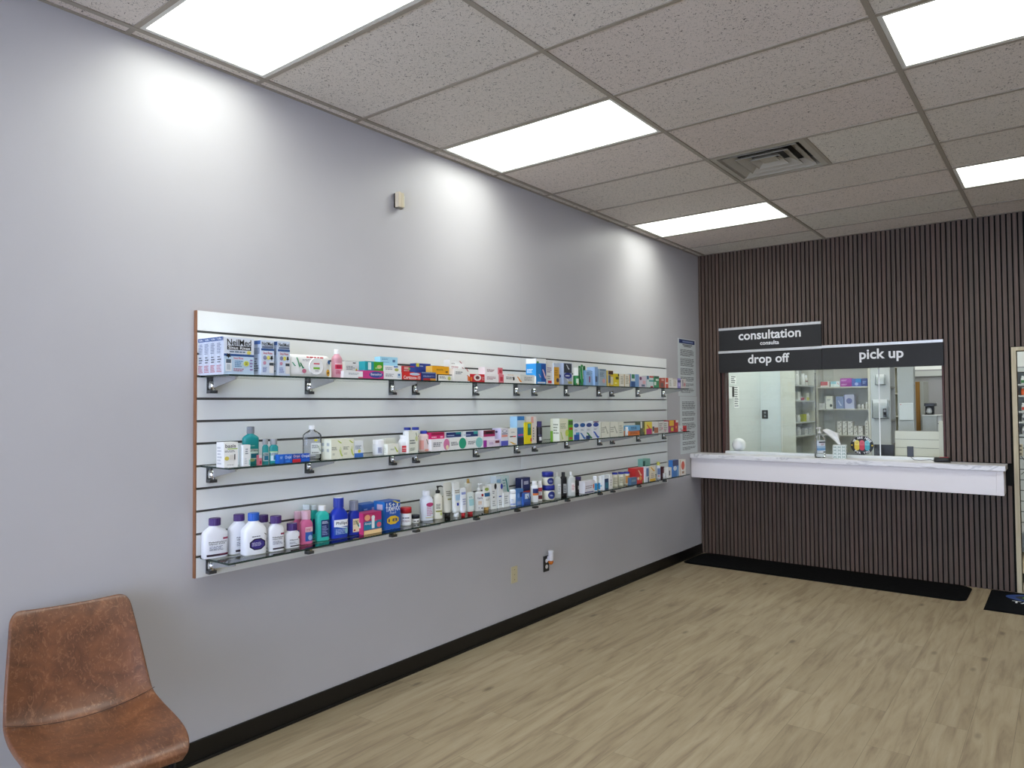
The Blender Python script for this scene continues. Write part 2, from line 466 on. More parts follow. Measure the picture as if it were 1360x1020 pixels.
PRODUCTS = [
  (1, 'box', 'nasal_rinse_box', "front one of four large pale blue nasal rinse boxes at shelf's left end;second from front of the four large nasal rinse boxes;third from front of the four large nasal rinse boxes;rearmost of the four large nasal rinse boxes, against the slatwall", 'box', 0.232, 1.6772, 1.73, 0.1457, 0.1632, 0.05, {'col': 'dfe6f2', 'rep': '4'}, 'r 0 .0 1 .5 c4daef;r 0 .49 1 .55 2f5590;t .1 .78 .9 .95 15171c NeilMed;r .1 .66 .9 .77 15171c;t .14 .675 .86 .76 eef2f8 Sinus Rinse;l .18 .58 .72 .64 4a5f78 1;e .82 .6 .07 .05 d8cf6a;p .14 .5 .09 .08 15171c;r .04 .08 .24 .4 e9eef5;r .06 .3 .22 .4 55606e;r .08 .12 .2 .27 b9c2cc;t .3 .41 .62 .47 c2415a Sinus Rinse;l .34 .2 .62 .38 4d84ae 4;l .3 .08 .66 .17 a0405a 2;e .72 .3 .09 .075 d6dc62;t .68 .26 .76 .34 202020 50;l .84 .1 .96 .44 8a6aa8 4;Sr 0 .9 1 1 3a5f9e;St .15 .92 .85 .98 e8eef8 NeilMed;Sl .1 .55 .9 .85 7d87a0 7;Sl .2 .3 .8 .5 444c5c 3;Sl .1 .05 .9 .26 b0455c 5'),
  (1, 'box', 'nasal_rinse_box', 'narrow pale blue nasal rinse box just right of the four large ones', 'box', 0.245, 1.8502, 1.73, 0.0667, 0.1597, 0.085, {'col': 'd3dff0'}, 'r 0 .7 1 .76 2f5590;t .06 .84 .94 .95 15171c NeilMed;r .06 .77 .94 .83 6d7890;t .15 .6 .85 .67 c2415a Sinus Rinse;e .28 .5 .14 .06 8a8fb0;e .55 .5 .13 .06 d8cf6a;p .8 .5 .12 .09 15171c;e .25 .35 .12 .05 c98fa8;l .1 .08 .5 .24 6a7ab8 5;r .6 .06 .94 .38 e6e4e2;r .6 .28 .94 .36 404850;Sr 0 .88 1 .98 3a5f9e;Sr .1 .6 .9 .78 8d99ae;Sl .1 .1 .9 .5 5a6478 6'),
  (1, 'box', 'nasal_rinse_box', 'narrow pale blue nasal rinse box beside the white wipes pack', 'box', 0.245, 1.9368, 1.73, 0.0647, 0.1601, 0.085, {'col': 'd3dff0'}, 'r 0 .7 1 .76 2f5590;t .06 .84 .94 .95 15171c NeilMed;r .06 .77 .94 .83 6d7890;t .15 .6 .85 .67 c2415a Sinus Rinse;e .28 .5 .14 .06 8a8fb0;e .55 .5 .13 .06 d8cf6a;p .8 .5 .12 .09 15171c;e .25 .35 .12 .05 c98fa8;l .1 .08 .5 .24 6a7ab8 5;r .6 .06 .94 .38 e6e4e2;r .6 .28 .94 .36 404850;Sr 0 .88 1 .98 3a5f9e;Sr .1 .6 .9 .78 8d99ae;Sl .1 .1 .9 .5 5a6478 6'),
  (1, 'wipes', 'wipes_pack', 'white soft pack of baby wipes with round lid, leaf and bee print', 'wipes pack', 0.24, 2.0113, 1.73, 0.2372, 0.1052, 0.09, {'col': 'eeeeec'}, 'l .36 .84 .84 .95 d2374a 1;v .03 .45 .08 .2 2f8f6a;v .12 .4 .1 .5 5a9a70;v .2 .35 .1 .3 2a7f58;l .26 .7 .5 .8 9a9aa0 2;e .3 .25 .05 .1 c4708a;e .9 .2 .05 .16 e0a526;e .9 .2 .02 .05 40301a;v .95 .45 .04 .25 5aa84a;e .92 .7 .04 .1 2f5f98'),
  (1, 'bottle', 'lotion_bottle', 'pink calamine bottle with white cap right of the wipes pack', 'bottle', 0.2, 2.309, 1.73, 0.0564, 0.1438, 0.75, 0.0286, 0.0237, 0, {'n': '2.4', 'col': 'dda0b0', 'capc': 'f4f4f4', 'sh': '.78'}, 'r .1 .45 .95 .7 e3365c;r .1 .7 .95 .78 f0c6cf;l .2 .5 .8 .66 7a2440 3;l .15 .15 .85 .38 c24a68 3'),
  (1, 'box', 'medicine_box', 'taller plain white box behind, right of the pink bottle', 'box', 0.15, 2.4008, 1.73, 0.0951, 0.092, 0.04, {'col': 'eeefef'}, 'r .55 .88 .75 .94 555;l .1 .5 .7 .75 8c8f95 3;e .8 .5 .06 .1 d3c22a;e .84 .42 .04 .08 2a2a2a'),
  (1, 'box', 'medicine_box', 'low white box in front, left of the pink allergy cream box', 'box', 0.245, 2.3168, 1.73, 0.124, 0.0351, 0.05, {'col': 'f0f0f2'}, 'l .25 .45 .8 .8 9aa0a8 2;r .75 0 1 .2 d56a80'),
  (1, 'box', 'allergy_cream_box', 'magenta box with blue oval under the teal and green box', 'box', 0.245, 2.4428, 1.73, 0.1406, 0.0414, 0.06, {'col': 'd3418c'}, 'e .62 .5 .34 .4 3a4f9c;t .36 .32 .88 .7 f2f2fa Benadryl;Sr 0 0 1 1 c23a82'),
  (1, 'box', 'medicine_box', 'teal and bright green box stacked on the magenta box', 'box', 0.24, 2.4601, 1.7719, 0.1241, 0.0483, 0.05, {'on': 'a8', 'col': '1f9aa4'}, 'r .47 0 1 1 4aa62e;r .15 .1 .32 .9 d6eef0;e .78 .45 .14 .2 d8c480;l .55 .2 .9 .4 bfe3a8 2'),
  (1, 'box', 'medicine_box', 'lower white box under the light blue box', 'box', 0.245, 2.5849, 1.73, 0.128, 0.0397, 0.05, {'col': 'f2f3f4'}, 'l .08 .3 .6 .75 868a94 3;r .75 .2 .95 .8 c6d7e6;r .8 .5 .9 .75 3f6fae'),
  (1, 'box', 'medicine_box', 'second white box, stacked between the light blue box and the lowest white box', 'box', 0.243, 2.5868, 1.7702, 0.1254, 0.0329, 0.05, {'on': 'a10', 'col': 'f4f4f4'}, 'l .08 .3 .55 .75 86909a 2;e .72 .35 .12 .25 b9bf6a;r .55 .75 .8 .95 3f6fae'),
  (1, 'box', 'medicine_box', 'light blue box topping the white stack', 'box', 0.235, 2.5676, 1.8037, 0.1244, 0.0457, 0.045, {'on': 'a11', 'col': 'a9ddf4'}, 'l .1 .62 .5 .85 5f9cc0 2;l .1 .3 .6 .45 7fb4d2 1;r .7 .4 .85 .7 5a7fa8'),
  (1, 'box', 'itch_cream_box', 'red and white hydrocortisone cream box at the shelf front', 'box', 0.245, 2.7186, 1.73, 0.1413, 0.04, 0.05, {'col': 'd8302c'}, 'e .66 .8 .28 .19 c3d4ea;t .06 .1 .96 .56 fdf6f4 Cortizone-10;Sr 0 0 1 1 b82420'),
  (1, 'box', 'medicine_box', 'red and blue box stacked on the red itch cream box', 'box', 0.24, 2.7234, 1.7705, 0.0915, 0.0349, 0.045, {'on': 'a13', 'col': 'c92f36'}, 'r .6 .1 1 .9 2f4d9c;r .12 .5 .5 .85 e2a9a4;e .55 .6 .08 .2 8fb55a;l .1 .15 .55 .4 eed5d0 2'),
  (1, 'box', 'medicine_box', 'dark blue box with a red foot strip beside the red itch cream box', 'box', 0.245, 2.8658, 1.73, 0.1136, 0.0462, 0.05, {'col': '23397f'}, 'r .1 0 .6 .25 b02a30;r .6 0 1 .25 d99a3a;l .1 .4 .9 .6 a9b7dc 2;r 0 .85 1 1 7f8fb0'),
  (1, 'box', 'medicine_box', 'royal blue box with yellow tab standing behind at the back', 'box', 0.16, 2.9065, 1.73, 0.1188, 0.1008, 0.05, {'col': '23419c'}, 'r 0 .8 .2 1 d9d24a;r .68 .35 .85 .75 c9cfe0;l .25 .8 .5 .9 b9c6ea 1'),
  (1, 'box', 'medicine_box', 'low white box with black left end below the orange box', 'box', 0.245, 2.9875, 1.73, 0.1277, 0.0379, 0.05, {'col': 'f1f1ea'}, 'r 0 0 .1 1 1c1c1c;l .18 .35 .7 .7 6a6c70 2;e .82 .4 .1 .3 c7c86a;r 0 .88 1 1 2a2a2a'),
  (1, 'box', 'medicine_box', 'bright orange-yellow box stacked over the black-ended white box', 'box', 0.24, 2.9557, 1.7684, 0.1423, 0.0463, 0.05, {'on': 'a17', 'col': 'f0ab22'}, 'l .25 .45 .7 .65 8a6a28 2;r .78 .2 .92 .4 7a5a28;Sr 0 0 1 1 f6c35a'),
  (1, 'box', 'medicine_box', 'tall white box with a dark red ribbon print', 'box', 0.2, 3.148, 1.73, 0.132, 0.1307, 0.05, {'col': 'f1f2f1'}, 'l .1 .8 .4 .86 9a9a9a 1;l .1 .55 .6 .72 b06a70 2;v .62 .85 .2 .12 b02a3c;v .8 .55 .2 .14 8a2838'),
  (1, 'box', 'medicine_box', 'white box with red cross print and orange corner', 'box', 0.245, 3.135, 1.73, 0.1421, 0.0754, 0.04, {'col': 'f4f3f0'}, 'l .1 .55 .6 .8 777b82 2;v .75 .8 .16 .3 b42038;v .8 .2 .3 .35 e8702a;r .85 .05 1 .4 e06a28'),
  (1, 'box', 'toothpaste_box', 'red box with a round white emblem', 'box', 0.245, 3.2803, 1.73, 0.1353, 0.0479, 0.05, {'col': 'cf2430'}, 'e .5 .55 .26 .42 ece4e0;e .5 .55 .14 .22 6a3a3a;r .02 .1 .12 .6 ea8a3a;l .8 .2 .98 .7 f0b0b0 3'),
  (1, 'box', 'medicine_box', 'lower of two white boxes with pink right ends', 'box', 0.245, 3.4193, 1.73, 0.1887, 0.0527, 0.055, {'col': 'f3f0f1'}, 'r .72 0 1 1 e2808c;r .8 .2 .95 .7 c5384a;l .1 .3 .6 .7 a98088 3'),
  (1, 'box', 'medicine_box', 'upper of two white boxes with pink right ends', 'box', 0.24, 3.4256, 1.7832, 0.1774, 0.0428, 0.055, {'on': 'a22', 'col': 'f3f0f1'}, 'r .72 0 1 1 e2808c;r .8 .2 .95 .7 c5384a;l .1 .3 .6 .7 a98088 3'),
  (1, 'box', 'soap_box', 'white box with an orange drop at its right', 'box', 0.245, 3.6119, 1.73, 0.1729, 0.058, 0.05, {'col': 'f5f4f1'}, 'v .8 .1 .3 .7 e79432;l .12 .4 .58 .72 555a60 2;e .58 .5 .06 .22 3a3a3a;l .2 .85 .7 .95 e0b070 1'),
  (1, 'box', 'medicine_box', 'low pale grey box left of the tall blue and white carton', 'box', 0.235, 3.8105, 1.73, 0.1584, 0.0588, 0.045, {'col': 'e2e2df'}, 'l .2 .3 .85 .8 9b9b98 3'),
  (1, 'box', 'baby_formula_carton', 'tall blue carton with white top showing a baby hand', 'carton', 0.245, 3.9653, 1.73, 0.1164, 0.1743, 0.085, {'col': '2a86cf'}, 'r 0 .82 1 1 f3f4f2;r .5 .1 1 .8 2552a0;e .15 .85 .12 .04 5aa05a;v .62 .2 .4 .42 eac0c4;v .25 .25 .2 .15 eab0c0;r .1 .02 .9 .08 d5e4f2;Sr 0 .8 1 1 f7f7f5;Sr 0 0 1 .3 eceae4;Sr 0 .3 1 .8 2f9be6;Sl .1 .42 .8 .6 dbeefc 3;Se .5 .2 .25 .12 d8b868'),
  (1, 'box', 'medicine_box', 'off-white carton with a red tab at its foot', 'carton', 0.23, 4.1101, 1.73, 0.0763, 0.1621, 0.06, {'col': 'e6e4e0'}, 'r .2 .05 .8 .16 cf2a38;l .1 .5 .8 .75 8a6a9a 3;l .1 .2 .7 .4 9a9a9a 2'),
  (1, 'box', 'medicine_box', 'carton with an amber front panel and pale blue top', 'carton', 0.24, 4.1858, 1.73, 0.0666, 0.1513, 0.06, {'col': 'c5d0df'}, 'r 0 0 1 .82 dca53a;e .7 .2 .25 .1 3a3a50;l .1 .4 .8 .7 a87828 3'),
  (1, 'box', 'sinus_medicine_box', 'pale blue and black carton with a dark blue oval', 'carton', 0.245, 4.3031, 1.73, 0.1093, 0.1568, 0.07, {'col': 'a9b6cc'}, 'r .05 .55 .95 .98 3c424c;v .3 .7 .4 .25 d7dde6;e .5 .42 .46 .14 28368a;l .2 .36 .8 .48 e8ecf8 1;v .3 .1 .4 .2 e4e8ea;r .5 .04 .98 .16 b9b86a;Sr 0 0 1 1 adb9d4;Se .5 .4 .2 .08 3f4a88'),
  (1, 'bottle', 'mouth_spray_bottle', 'small green bottle with tall white cap', 'bottle', 0.215, 4.512, 1.73, 0.0421, 0.1305, 1.0, 0.0394, 0.0592, 0, {'n': '2', 'col': '2f8a4c', 'capc': 'f6f8f5', 'sh': '.97'}, 'r .1 .2 .9 .7 d8ecda;r .2 .05 .8 .2 e8d8b0'),
  (1, 'tube', 'toothpaste_tube', 'left of three slim green tubes standing upright', 'tube', 0.21, 4.5708, 1.73, 0.031, 0.1471, 0.45, 0.0248, 0.1471, 0, {'col': '1d7a3a', 'capc': '1d7a3a'}, 'r .3 .2 .5 .9 e6f2e6'),
  (1, 'tube', 'toothpaste_tube', 'middle of three slim green tubes standing upright', 'tube', 0.235, 4.5653, 1.73, 0.031, 0.1555, 0.45, 0.0248, 0.1555, 0, {'col': '23863f', 'capc': '23863f'}, 'r .4 .2 .6 .9 e6f2e6'),
  (1, 'tube', 'toothpaste_tube', 'right of three slim green tubes standing upright', 'tube', 0.21, 4.6379, 1.73, 0.0297, 0.1496, 0.45, 0.0238, 0.1496, 0, {'col': '1d7a3a', 'capc': '1d7a3a'}, 'r .4 .3 .6 .95 101c14'),
  (1, 'box', 'medicine_box', 'light blue box with dark red dot right of the green tubes', 'box', 0.24, 4.6118, 1.73, 0.0813, 0.1146, 0.05, {'col': '9fc2e6'}, 'r .55 .2 .75 .6 9a3560;l .1 .7 .8 .9 5a86b4 2;Sr 0 0 1 1 86b0de'),
  (1, 'box', 'medicine_box', 'tallest sky blue narrow carton on right half of shelf', 'carton', 0.245, 4.7328, 1.73, 0.0469, 0.1441, 0.07, {'col': '8fb3df'}, 'r .2 .2 .8 .5 5a6c8c;Sr 0 0 1 1 a5c7ef;Sl .2 .6 .8 .8 6e92c2 2'),
  (1, 'box', 'medicine_box', 'grey-blue box with pale pink flower mark', 'box', 0.245, 4.7963, 1.73, 0.1125, 0.1311, 0.05, {'col': 'a8bccb'}, 'e .65 .3 .2 .14 e0aaa4;r .1 .9 .9 1 8296a8;l .1 .55 .7 .8 6a7f92 3'),
  (1, 'box', 'medicine_box', 'black, yellow and orange topped box', 'box', 0.245, 4.9285, 1.73, 0.0867, 0.1233, 0.04, {'col': 'd9b93a'}, 'r .1 .75 1 .98 4a2a1e;r 0 .2 .5 .7 5e6a80;r .5 .1 1 .6 e4dcb8;r 0 0 .1 1 f0f0ea'),
  (1, 'box', 'medicine_box', 'bright yellow box beside the cream pair', 'box', 0.245, 5.0195, 1.73, 0.0889, 0.102, 0.04, {'col': 'e6cf2a'}, 'r .4 .55 .95 .75 6a6420;r .2 .2 .6 .3 fbf3b0;r .8 .8 1 1 444020'),
  (1, 'box', 'medicine_box', 'left of two cream boxes with gold edge', 'box', 0.245, 5.1181, 1.73, 0.0837, 0.1005, 0.04, {'col': 'eeeadc'}, 'l .2 .2 .8 .85 a09a80 5;r .88 0 1 1 c9a86a'),
  (1, 'box', 'medicine_box', 'right of two cream boxes with gold edge', 'box', 0.245, 5.2044, 1.73, 0.0896, 0.1031, 0.04, {'col': 'eeeadc'}, 'l .2 .2 .8 .85 a09a80 5;r .88 0 1 1 d0923a;r .9 0 1 .3 3a3a5a'),
  (1, 'box', 'medicine_box', 'green, white and blue box', 'box', 0.245, 5.3109, 1.73, 0.1392, 0.1069, 0.05, {'col': '7fa4d2'}, 'r 0 .45 .5 1 e6eeea;r .08 .65 .45 .98 2a7f58;r 0 0 .5 .4 34588e'),
  (1, 'box', 'medicine_box', 'pinkish white box with a maroon circle', 'box', 0.245, 5.4563, 1.73, 0.1236, 0.0916, 0.05, {'col': 'dccfdc'}, 'e .2 .8 .16 .16 6a2a5a;r .5 .3 .9 .6 e4b4b8;r .3 .05 .8 .25 6a7a90'),
  (1, 'box', 'medicine_box', 'white and teal box with red dots', 'box', 0.245, 5.5941, 1.73, 0.1281, 0.0992, 0.05, {'col': 'd7e6e6'}, 'r 0 .7 .3 1 2f5f8a;r .3 .5 1 .65 5aa8a0;r .5 0 .9 .12 b03040;r .35 .85 1 1 c2504a'),
  (1, 'box', 'medicine_box', 'green and white box', 'box', 0.245, 5.7323, 1.73, 0.0969, 0.1012, 0.05, {'col': '3c8f62'}, 'r 0 .2 .4 .5 e8f0e8;r .3 .6 .9 .75 e0ece0;r .1 .85 .9 1 1f4a34'),
  (1, 'box', 'medicine_box', 'rust red and brown box', 'box', 0.245, 5.8347, 1.73, 0.0994, 0.0878, 0.05, {'col': 'b4503c'}, 'r .2 .1 .8 .5 6e5a58;r .4 .7 .9 .9 d8a898'),
  (1, 'box', 'medicine_box', 'narrow red box with white stripe', 'box', 0.245, 5.9449, 1.73, 0.0694, 0.0902, 0.05, {'col': 'd95a40'}, 'r .2 .4 .9 .55 f2e6e0;r 0 0 .2 1 e8e0da'),
  (1, 'box', 'medicine_box', 'plain white box, third from the right among pale ones', 'box', 0.245, 6.022, 1.73, 0.0723, 0.0921, 0.05, {'col': 'e6e4de'}, 'l .2 .2 .8 .8 a8a49a 4'),
  (1, 'box', 'medicine_box', 'white box with faint beige print', 'box', 0.245, 6.1006, 1.73, 0.1061, 0.0917, 0.05, {'col': 'ebe7e2'}, 'l .2 .2 .8 .8 b8a48a 4;r 0 .85 1 1 cfc6c0'),
  (1, 'box', 'medicine_box', 'small lavender and navy box near shelf end', 'box', 0.245, 6.2133, 1.73, 0.0658, 0.0933, 0.05, {'col': '9a8cd0'}, 'r 0 .6 1 .8 38386a;r .2 .2 .8 .5 c8c0ea'),
  (1, 'box', 'medicine_box', 'white box with black bar at the extreme right end of the shelf', 'box', 0.245, 6.2854, 1.73, 0.1109, 0.0885, 0.05, {'col': 'ddd6d4'}, 'r .3 .2 .42 .9 303038;e .7 .4 .2 .2 cc8a90'),
  (2, 'box', 'soap_box', 'white soap box with a green line and yellow bloom', 'box', 0.235, 1.6781, 1.325, 0.066, 0.1088, 0.06, {'col': 'f4f4f1'}, 't .1 .78 .85 .93 30343a basis;r .25 .72 .98 .755 a4c83a;l .05 .6 .9 .68 7b7f84 2;e .2 .36 .16 .08 e0d060;r .4 .3 .7 .5 e9e6e0;r .72 .3 .8 .52 4a4a48;l .2 .08 .85 .12 9a9a9a 1;Sl .2 .1 .8 .85 c4c6ca 6'),
  (2, 'box', 'toothpaste_box', 'white and teal narrow box between soap box and big mouthwash', 'box', 0.14, 1.8091, 1.325, 0.0226, 0.0892, 0.04, {'col': 'e6efee'}, 'r .4 .3 .9 .95 3aa597;l .1 .05 .8 .2 c8a0a8 2'),
  (2, 'box', 'toothpaste_box', 'white upright box in front of the big mouthwash bottle', 'box', 0.245, 1.7634, 1.325, 0.0349, 0.0942, 0.03, {'col': 'eff2f4'}, 'l .3 .55 .8 .85 6f7885 3;r .8 .05 1 .3 9fd8cf;l .2 .1 .6 .4 c4cad2 3'),
  (2, 'bottle', 'mouthwash_bottle', 'large teal mouthwash bottle with a silver cap', 'bottle', 0.16, 1.8521, 1.325, 0.0727, 0.1721, 0.5, 0.0327, 0.0323, -15, {'n': '3', 'col': '128f92', 'capc': '777c84', 'sh': '.84'}, 'r .3 .18 .92 .58 cfe9e2;t .4 .48 .9 .56 1d2a30 LISTERINE;r .45 .22 .92 .4 0f6a80;e .5 .14 .2 .06 9ab47a;l .25 .68 .9 .75 8fd0d0 1'),
  (2, 'bottle', 'mouthwash_bottle', 'left of two small teal mouthwash bottles with silver caps', 'bottle', 0.2, 1.9026, 1.325, 0.0284, 0.1145, 0.6, 0.0242, 0.0259, -15, {'n': '3', 'col': '2a9a9c', 'capc': '9a9ca0', 'sh': '.85'}, 'r .08 .15 .95 .68 c9e0e4;r .25 .2 .9 .48 1f6f8c;t .1 .5 .9 .64 203038 LISTERINE'),
  (2, 'bottle', 'mouthwash_bottle', 'right of two small teal mouthwash bottles with silver caps', 'bottle', 0.205, 1.9427, 1.325, 0.0405, 0.113, 0.6, 0.0314, 0.0261, -15, {'n': '3', 'col': '2a9a9c', 'capc': '9a9ca0', 'sh': '.85'}, 'r .08 .15 .95 .68 c9e0e4;r .4 .2 .95 .48 1f6f8c;r .0 .68 1 .75 b9d8a0;t .1 .5 .9 .64 203038 LISTERINE'),
  (2, 'box', 'medicine_vial', 'tiny pink and white vial box right of large mouthwash bottle', 'box', 0.23, 1.8511, 1.325, 0.0153, 0.0441, 0.02, {'col': 'd87a88'}, 'r 0 .7 1 1 d8dde2;r .2 .1 .8 .4 b8344a'),
  (2, 'box', 'oral_gel_box', 'leftmost of four small blue gel boxes in a row', 'box', 0.245, 1.9423, 1.325, 0.028, 0.0406, 0.03, {'col': '2367cc'}, 'l .3 .5 .8 .8 b8d2f2 2'),
  (2, 'box', 'oral_gel_box', 'second from left of four small blue gel boxes in a row', 'box', 0.245, 1.9723, 1.325, 0.0427, 0.0401, 0.03, {'col': '1f62c8'}, 't .1 .4 .9 .85 cfe2f8 Orajel;r .2 .1 .7 .3 3a86e0'),
  (2, 'box', 'oral_gel_box', 'third small gel box in the row, blue above and red below', 'box', 0.245, 2.0171, 1.325, 0.0449, 0.0391, 0.03, {'col': '2455b0'}, 'r 0 0 1 .4 d02c3a;t .1 .5 .9 .9 e8c8d4 Orajel'),
  (2, 'box', 'oral_gel_box', 'rightmost of four small blue gel boxes, in front of the clear bottle', 'box', 0.245, 2.0641, 1.325, 0.0498, 0.038, 0.03, {'col': '1c55c4'}, 't .05 .45 .95 .9 dfe9fa Orajel;r .05 .1 .9 .3 2b6ad8'),
  (2, 'bottle', 'oil_bottle', 'big clear bottle with white cap and curled green label', 'bottle', 0.16, 2.1897, 1.325, 0.0903, 0.1683, 0.55, 0.0298, 0.0205, -20, {'n': '2.6', 'col': 'clear', 'capc': 'f6f6f6', 'sh': '.8'}, 'r .35 .2 .95 .68 e6ebe8;l .4 .45 .9 .62 80868a 3;v .7 .3 .25 .3 b8c4b4;e .62 .8 .1 .05 d8cf4a;l .4 .24 .85 .3 4a4a4a 1'),
  (2, 'box', 'medicine_box', 'front left of two cream boxes with a green swirl, first of its stack;second deep in the left stack of cream swirl boxes;third deep in the left stack of cream swirl boxes', 'box', 0.245, 2.2393, 1.325, 0.0704, 0.098, 0.04, {'rep': '3', 'col': 'eff0dc'}, 'v .55 .78 .4 .16 b4c83c;l .05 .45 .6 .62 74786a 3;e .82 .4 .1 .22 dfe6b8;v .7 .1 .3 .4 c0d25a;l .1 .2 .4 .3 a0a490 2;Sl .2 .3 .8 .9 b0b8b8 2'),
  (2, 'box', 'medicine_box', 'right one of two cream boxes with green swirls', 'box', 0.245, 2.3111, 1.325, 0.0703, 0.0969, 0.06, {'col': 'eff0dc'}, 'v .55 .78 .4 .16 b4c83c;l .05 .45 .6 .62 74786a 3;e .82 .4 .1 .22 dfe6b8;v .7 .1 .3 .4 c0d25a;l .1 .2 .4 .3 a0a490 2'),
  (2, 'box', 'medicine_box', 'white box with blue foot and yellow drop', 'box', 0.245, 2.3838, 1.325, 0.0591, 0.0825, 0.05, {'col': 'e8edf0'}, 'r 0 0 1 .26 3f74c2;e .55 .38 .16 .1 d8d44a;l .1 .5 .8 .75 7a8aa0 3'),
  (2, 'bottle', 'supplement_bottle', 'squat white bottle with wide ribbed white lid', 'bottle', 0.19, 2.5936, 1.325, 0.0611, 0.081, 1.0, 0.059, 0.0234, -25, {'n': '2', 'col': 'eef0f6', 'capc': 'f7f7fa', 'sh': '.97'}, 'r .3 .15 .7 .75 c9cfe6;l .34 .2 .66 .7 4a4a58 6'),
  (2, 'box', 'medicine_box', 'cream box standing behind the other cream box right of ribbed bottle', 'box', 0.14, 2.6869, 1.325, 0.0783, 0.0824, 0.04, {'col': 'eef0e6'}, 'l .1 .3 .7 .6 a8ac98 3;e .7 .2 .2 .1 c8cc6a'),
  (2, 'box', 'medicine_box', 'cream box with yellow-green curl in front row right of ribbed bottle', 'box', 0.245, 2.6107, 1.325, 0.0783, 0.0557, 0.05, {'col': 'f0f1e6'}, 'l .25 .4 .7 .6 a0a898 2;v .6 .2 .35 .6 b9c83a;Sl .2 .2 .8 .8 c8cabc 5'),
  (2, 'bottle', 'pill_bottle', 'white pill bottle with a red label', 'bottle', 0.2, 2.7638, 1.325, 0.0543, 0.0989, 0.9, 0.0351, 0.0167, -25, {'n': '2.3', 'col': 'f2f3f5', 'capc': 'f2f3f5', 'sh': '.72'}, 'r .25 .08 .95 .68 d8303e;l .3 .36 .9 .54 f0dada 1;r .25 .22 .95 .28 e8b0b4'),
  (2, 'bottle', 'supplement_bottle', 'left one of two tall bottles with blue lids', 'bottle', 0.06, 2.9317, 1.325, 0.0523, 0.1344, 1.0, 0.0396, 0.015, 0, {'n': '2', 'col': 'e2e8ee', 'capc': '2438a8', 'sh': '.93'}, 'l .2 .2 .8 .7 a0a8a4 4'),
  (2, 'bottle', 'supplement_bottle', 'right one of two tall bottles with blue lids', 'bottle', 0.118, 2.9415, 1.325, 0.0529, 0.1367, 1.0, 0.0403, 0.0157, -25, {'n': '2', 'col': 'e2e8ee', 'capc': '2438a8', 'sh': '.93'}, 'r .1 .1 .9 .9 e6ebdc;v .6 .5 .3 .3 2a3a30'),
  (2, 'box', 'medicine_box', 'white box with dark green swirl in front of tall blue-lid bottles', 'box', 0.245, 2.7655, 1.325, 0.0711, 0.1214, 0.035, {'col': 'e9ecdf'}, 'v .75 .6 .2 .35 2a3c30;e .82 .65 .14 .12 cfd6a0;l .1 .4 .7 .62 55605a 2;l .1 .1 .7 .25 8c958a 3;Sr 0 0 1 1 f4f5f2'),
  (2, 'bottle', 'supplement_bottle', 'pale pink bottle with a blue lid', 'bottle', 0.195, 2.9303, 1.325, 0.0576, 0.1174, 0.9, 0.0384, 0.0164, -25, {'n': '2.4', 'col': 'f0d8d6', 'capc': '2438b0', 'sh': '.9'}, 'r .0 .1 .35 .7 f0a8a0;v .6 .4 .25 .4 5a6a5a;r .45 .0 .98 .12 e8a088'),
  (2, 'box', 'medicine_box', 'white box with a round pink spot', 'box', 0.245, 2.9411, 1.325, 0.1508, 0.0685, 0.05, {'col': 'f4f2f4'}, 'e .84 .5 .17 .48 dc82b0;e .88 .25 .08 .2 f0dcb8;l .1 .35 .65 .75 6a6c78 3'),
  (2, 'box', 'medicine_box', 'magenta box stacked above the pink-spot box', 'box', 0.235, 2.9436, 1.394, 0.1156, 0.0368, 0.045, {'on': 'b24', 'col': 'd4246e'}, 'r .08 .6 .98 .96 9c2048;l .08 .1 .5 .5 f4b8cc 1;r .7 .15 .9 .4 f0a8c0'),
  (2, 'box', 'medicine_box', 'white box with a round emerald green spot', 'box', 0.245, 3.0946, 1.325, 0.1491, 0.0688, 0.05, {'col': 'f3f5f4'}, 'e .76 .5 .22 .48 2fa684;l .08 .35 .55 .7 5a6068 3'),
  (2, 'box', 'medicine_box', 'navy and teal box on top of the emerald-spot box', 'box', 0.235, 3.0752, 1.3943, 0.1384, 0.0346, 0.045, {'on': 'b26', 'col': 'dfe6ea'}, 'r 0 .1 .95 .95 22346e;r .6 .6 .95 .95 2a8a94;r .05 .35 .5 .5 b0b8d4'),
  (2, 'box', 'medicine_box', 'white box with a round aqua spot', 'box', 0.245, 3.2464, 1.325, 0.1513, 0.0657, 0.05, {'col': 'f1f5f5'}, 'e .76 .5 .22 .48 8fd0cc;l .08 .35 .55 .7 5a6068 3'),
  (2, 'box', 'medicine_box', 'navy and teal box on top of the aqua-spot box', 'box', 0.235, 3.2204, 1.3912, 0.1426, 0.0372, 0.045, {'on': 'b28', 'col': 'dfe6ea'}, 'r .2 .1 .98 .95 24356c;r .7 .5 .98 .98 3aa0a0;r .05 .35 .5 .5 b0b8d4'),
  (2, 'box', 'medicine_box', 'pale lilac box with purple left end at the shelf front', 'box', 0.245, 3.4012, 1.325, 0.1601, 0.0427, 0.05, {'col': 'ebdff0'}, 'r 0 0 .2 1 9c2f9c;l .35 .3 .65 .7 b898c8 2;r .72 .5 .98 .85 7a3448'),
  (2, 'box', 'medicine_box', 'maroon and magenta box on the pale lilac box', 'box', 0.235, 3.4136, 1.3682, 0.1127, 0.0603, 0.045, {'on': 'b30', 'col': 'ece0ee'}, 'r 0 .35 1 1 6b2638;r .2 .65 .8 .85 241418;r 0 .35 1 .58 b8306e'),
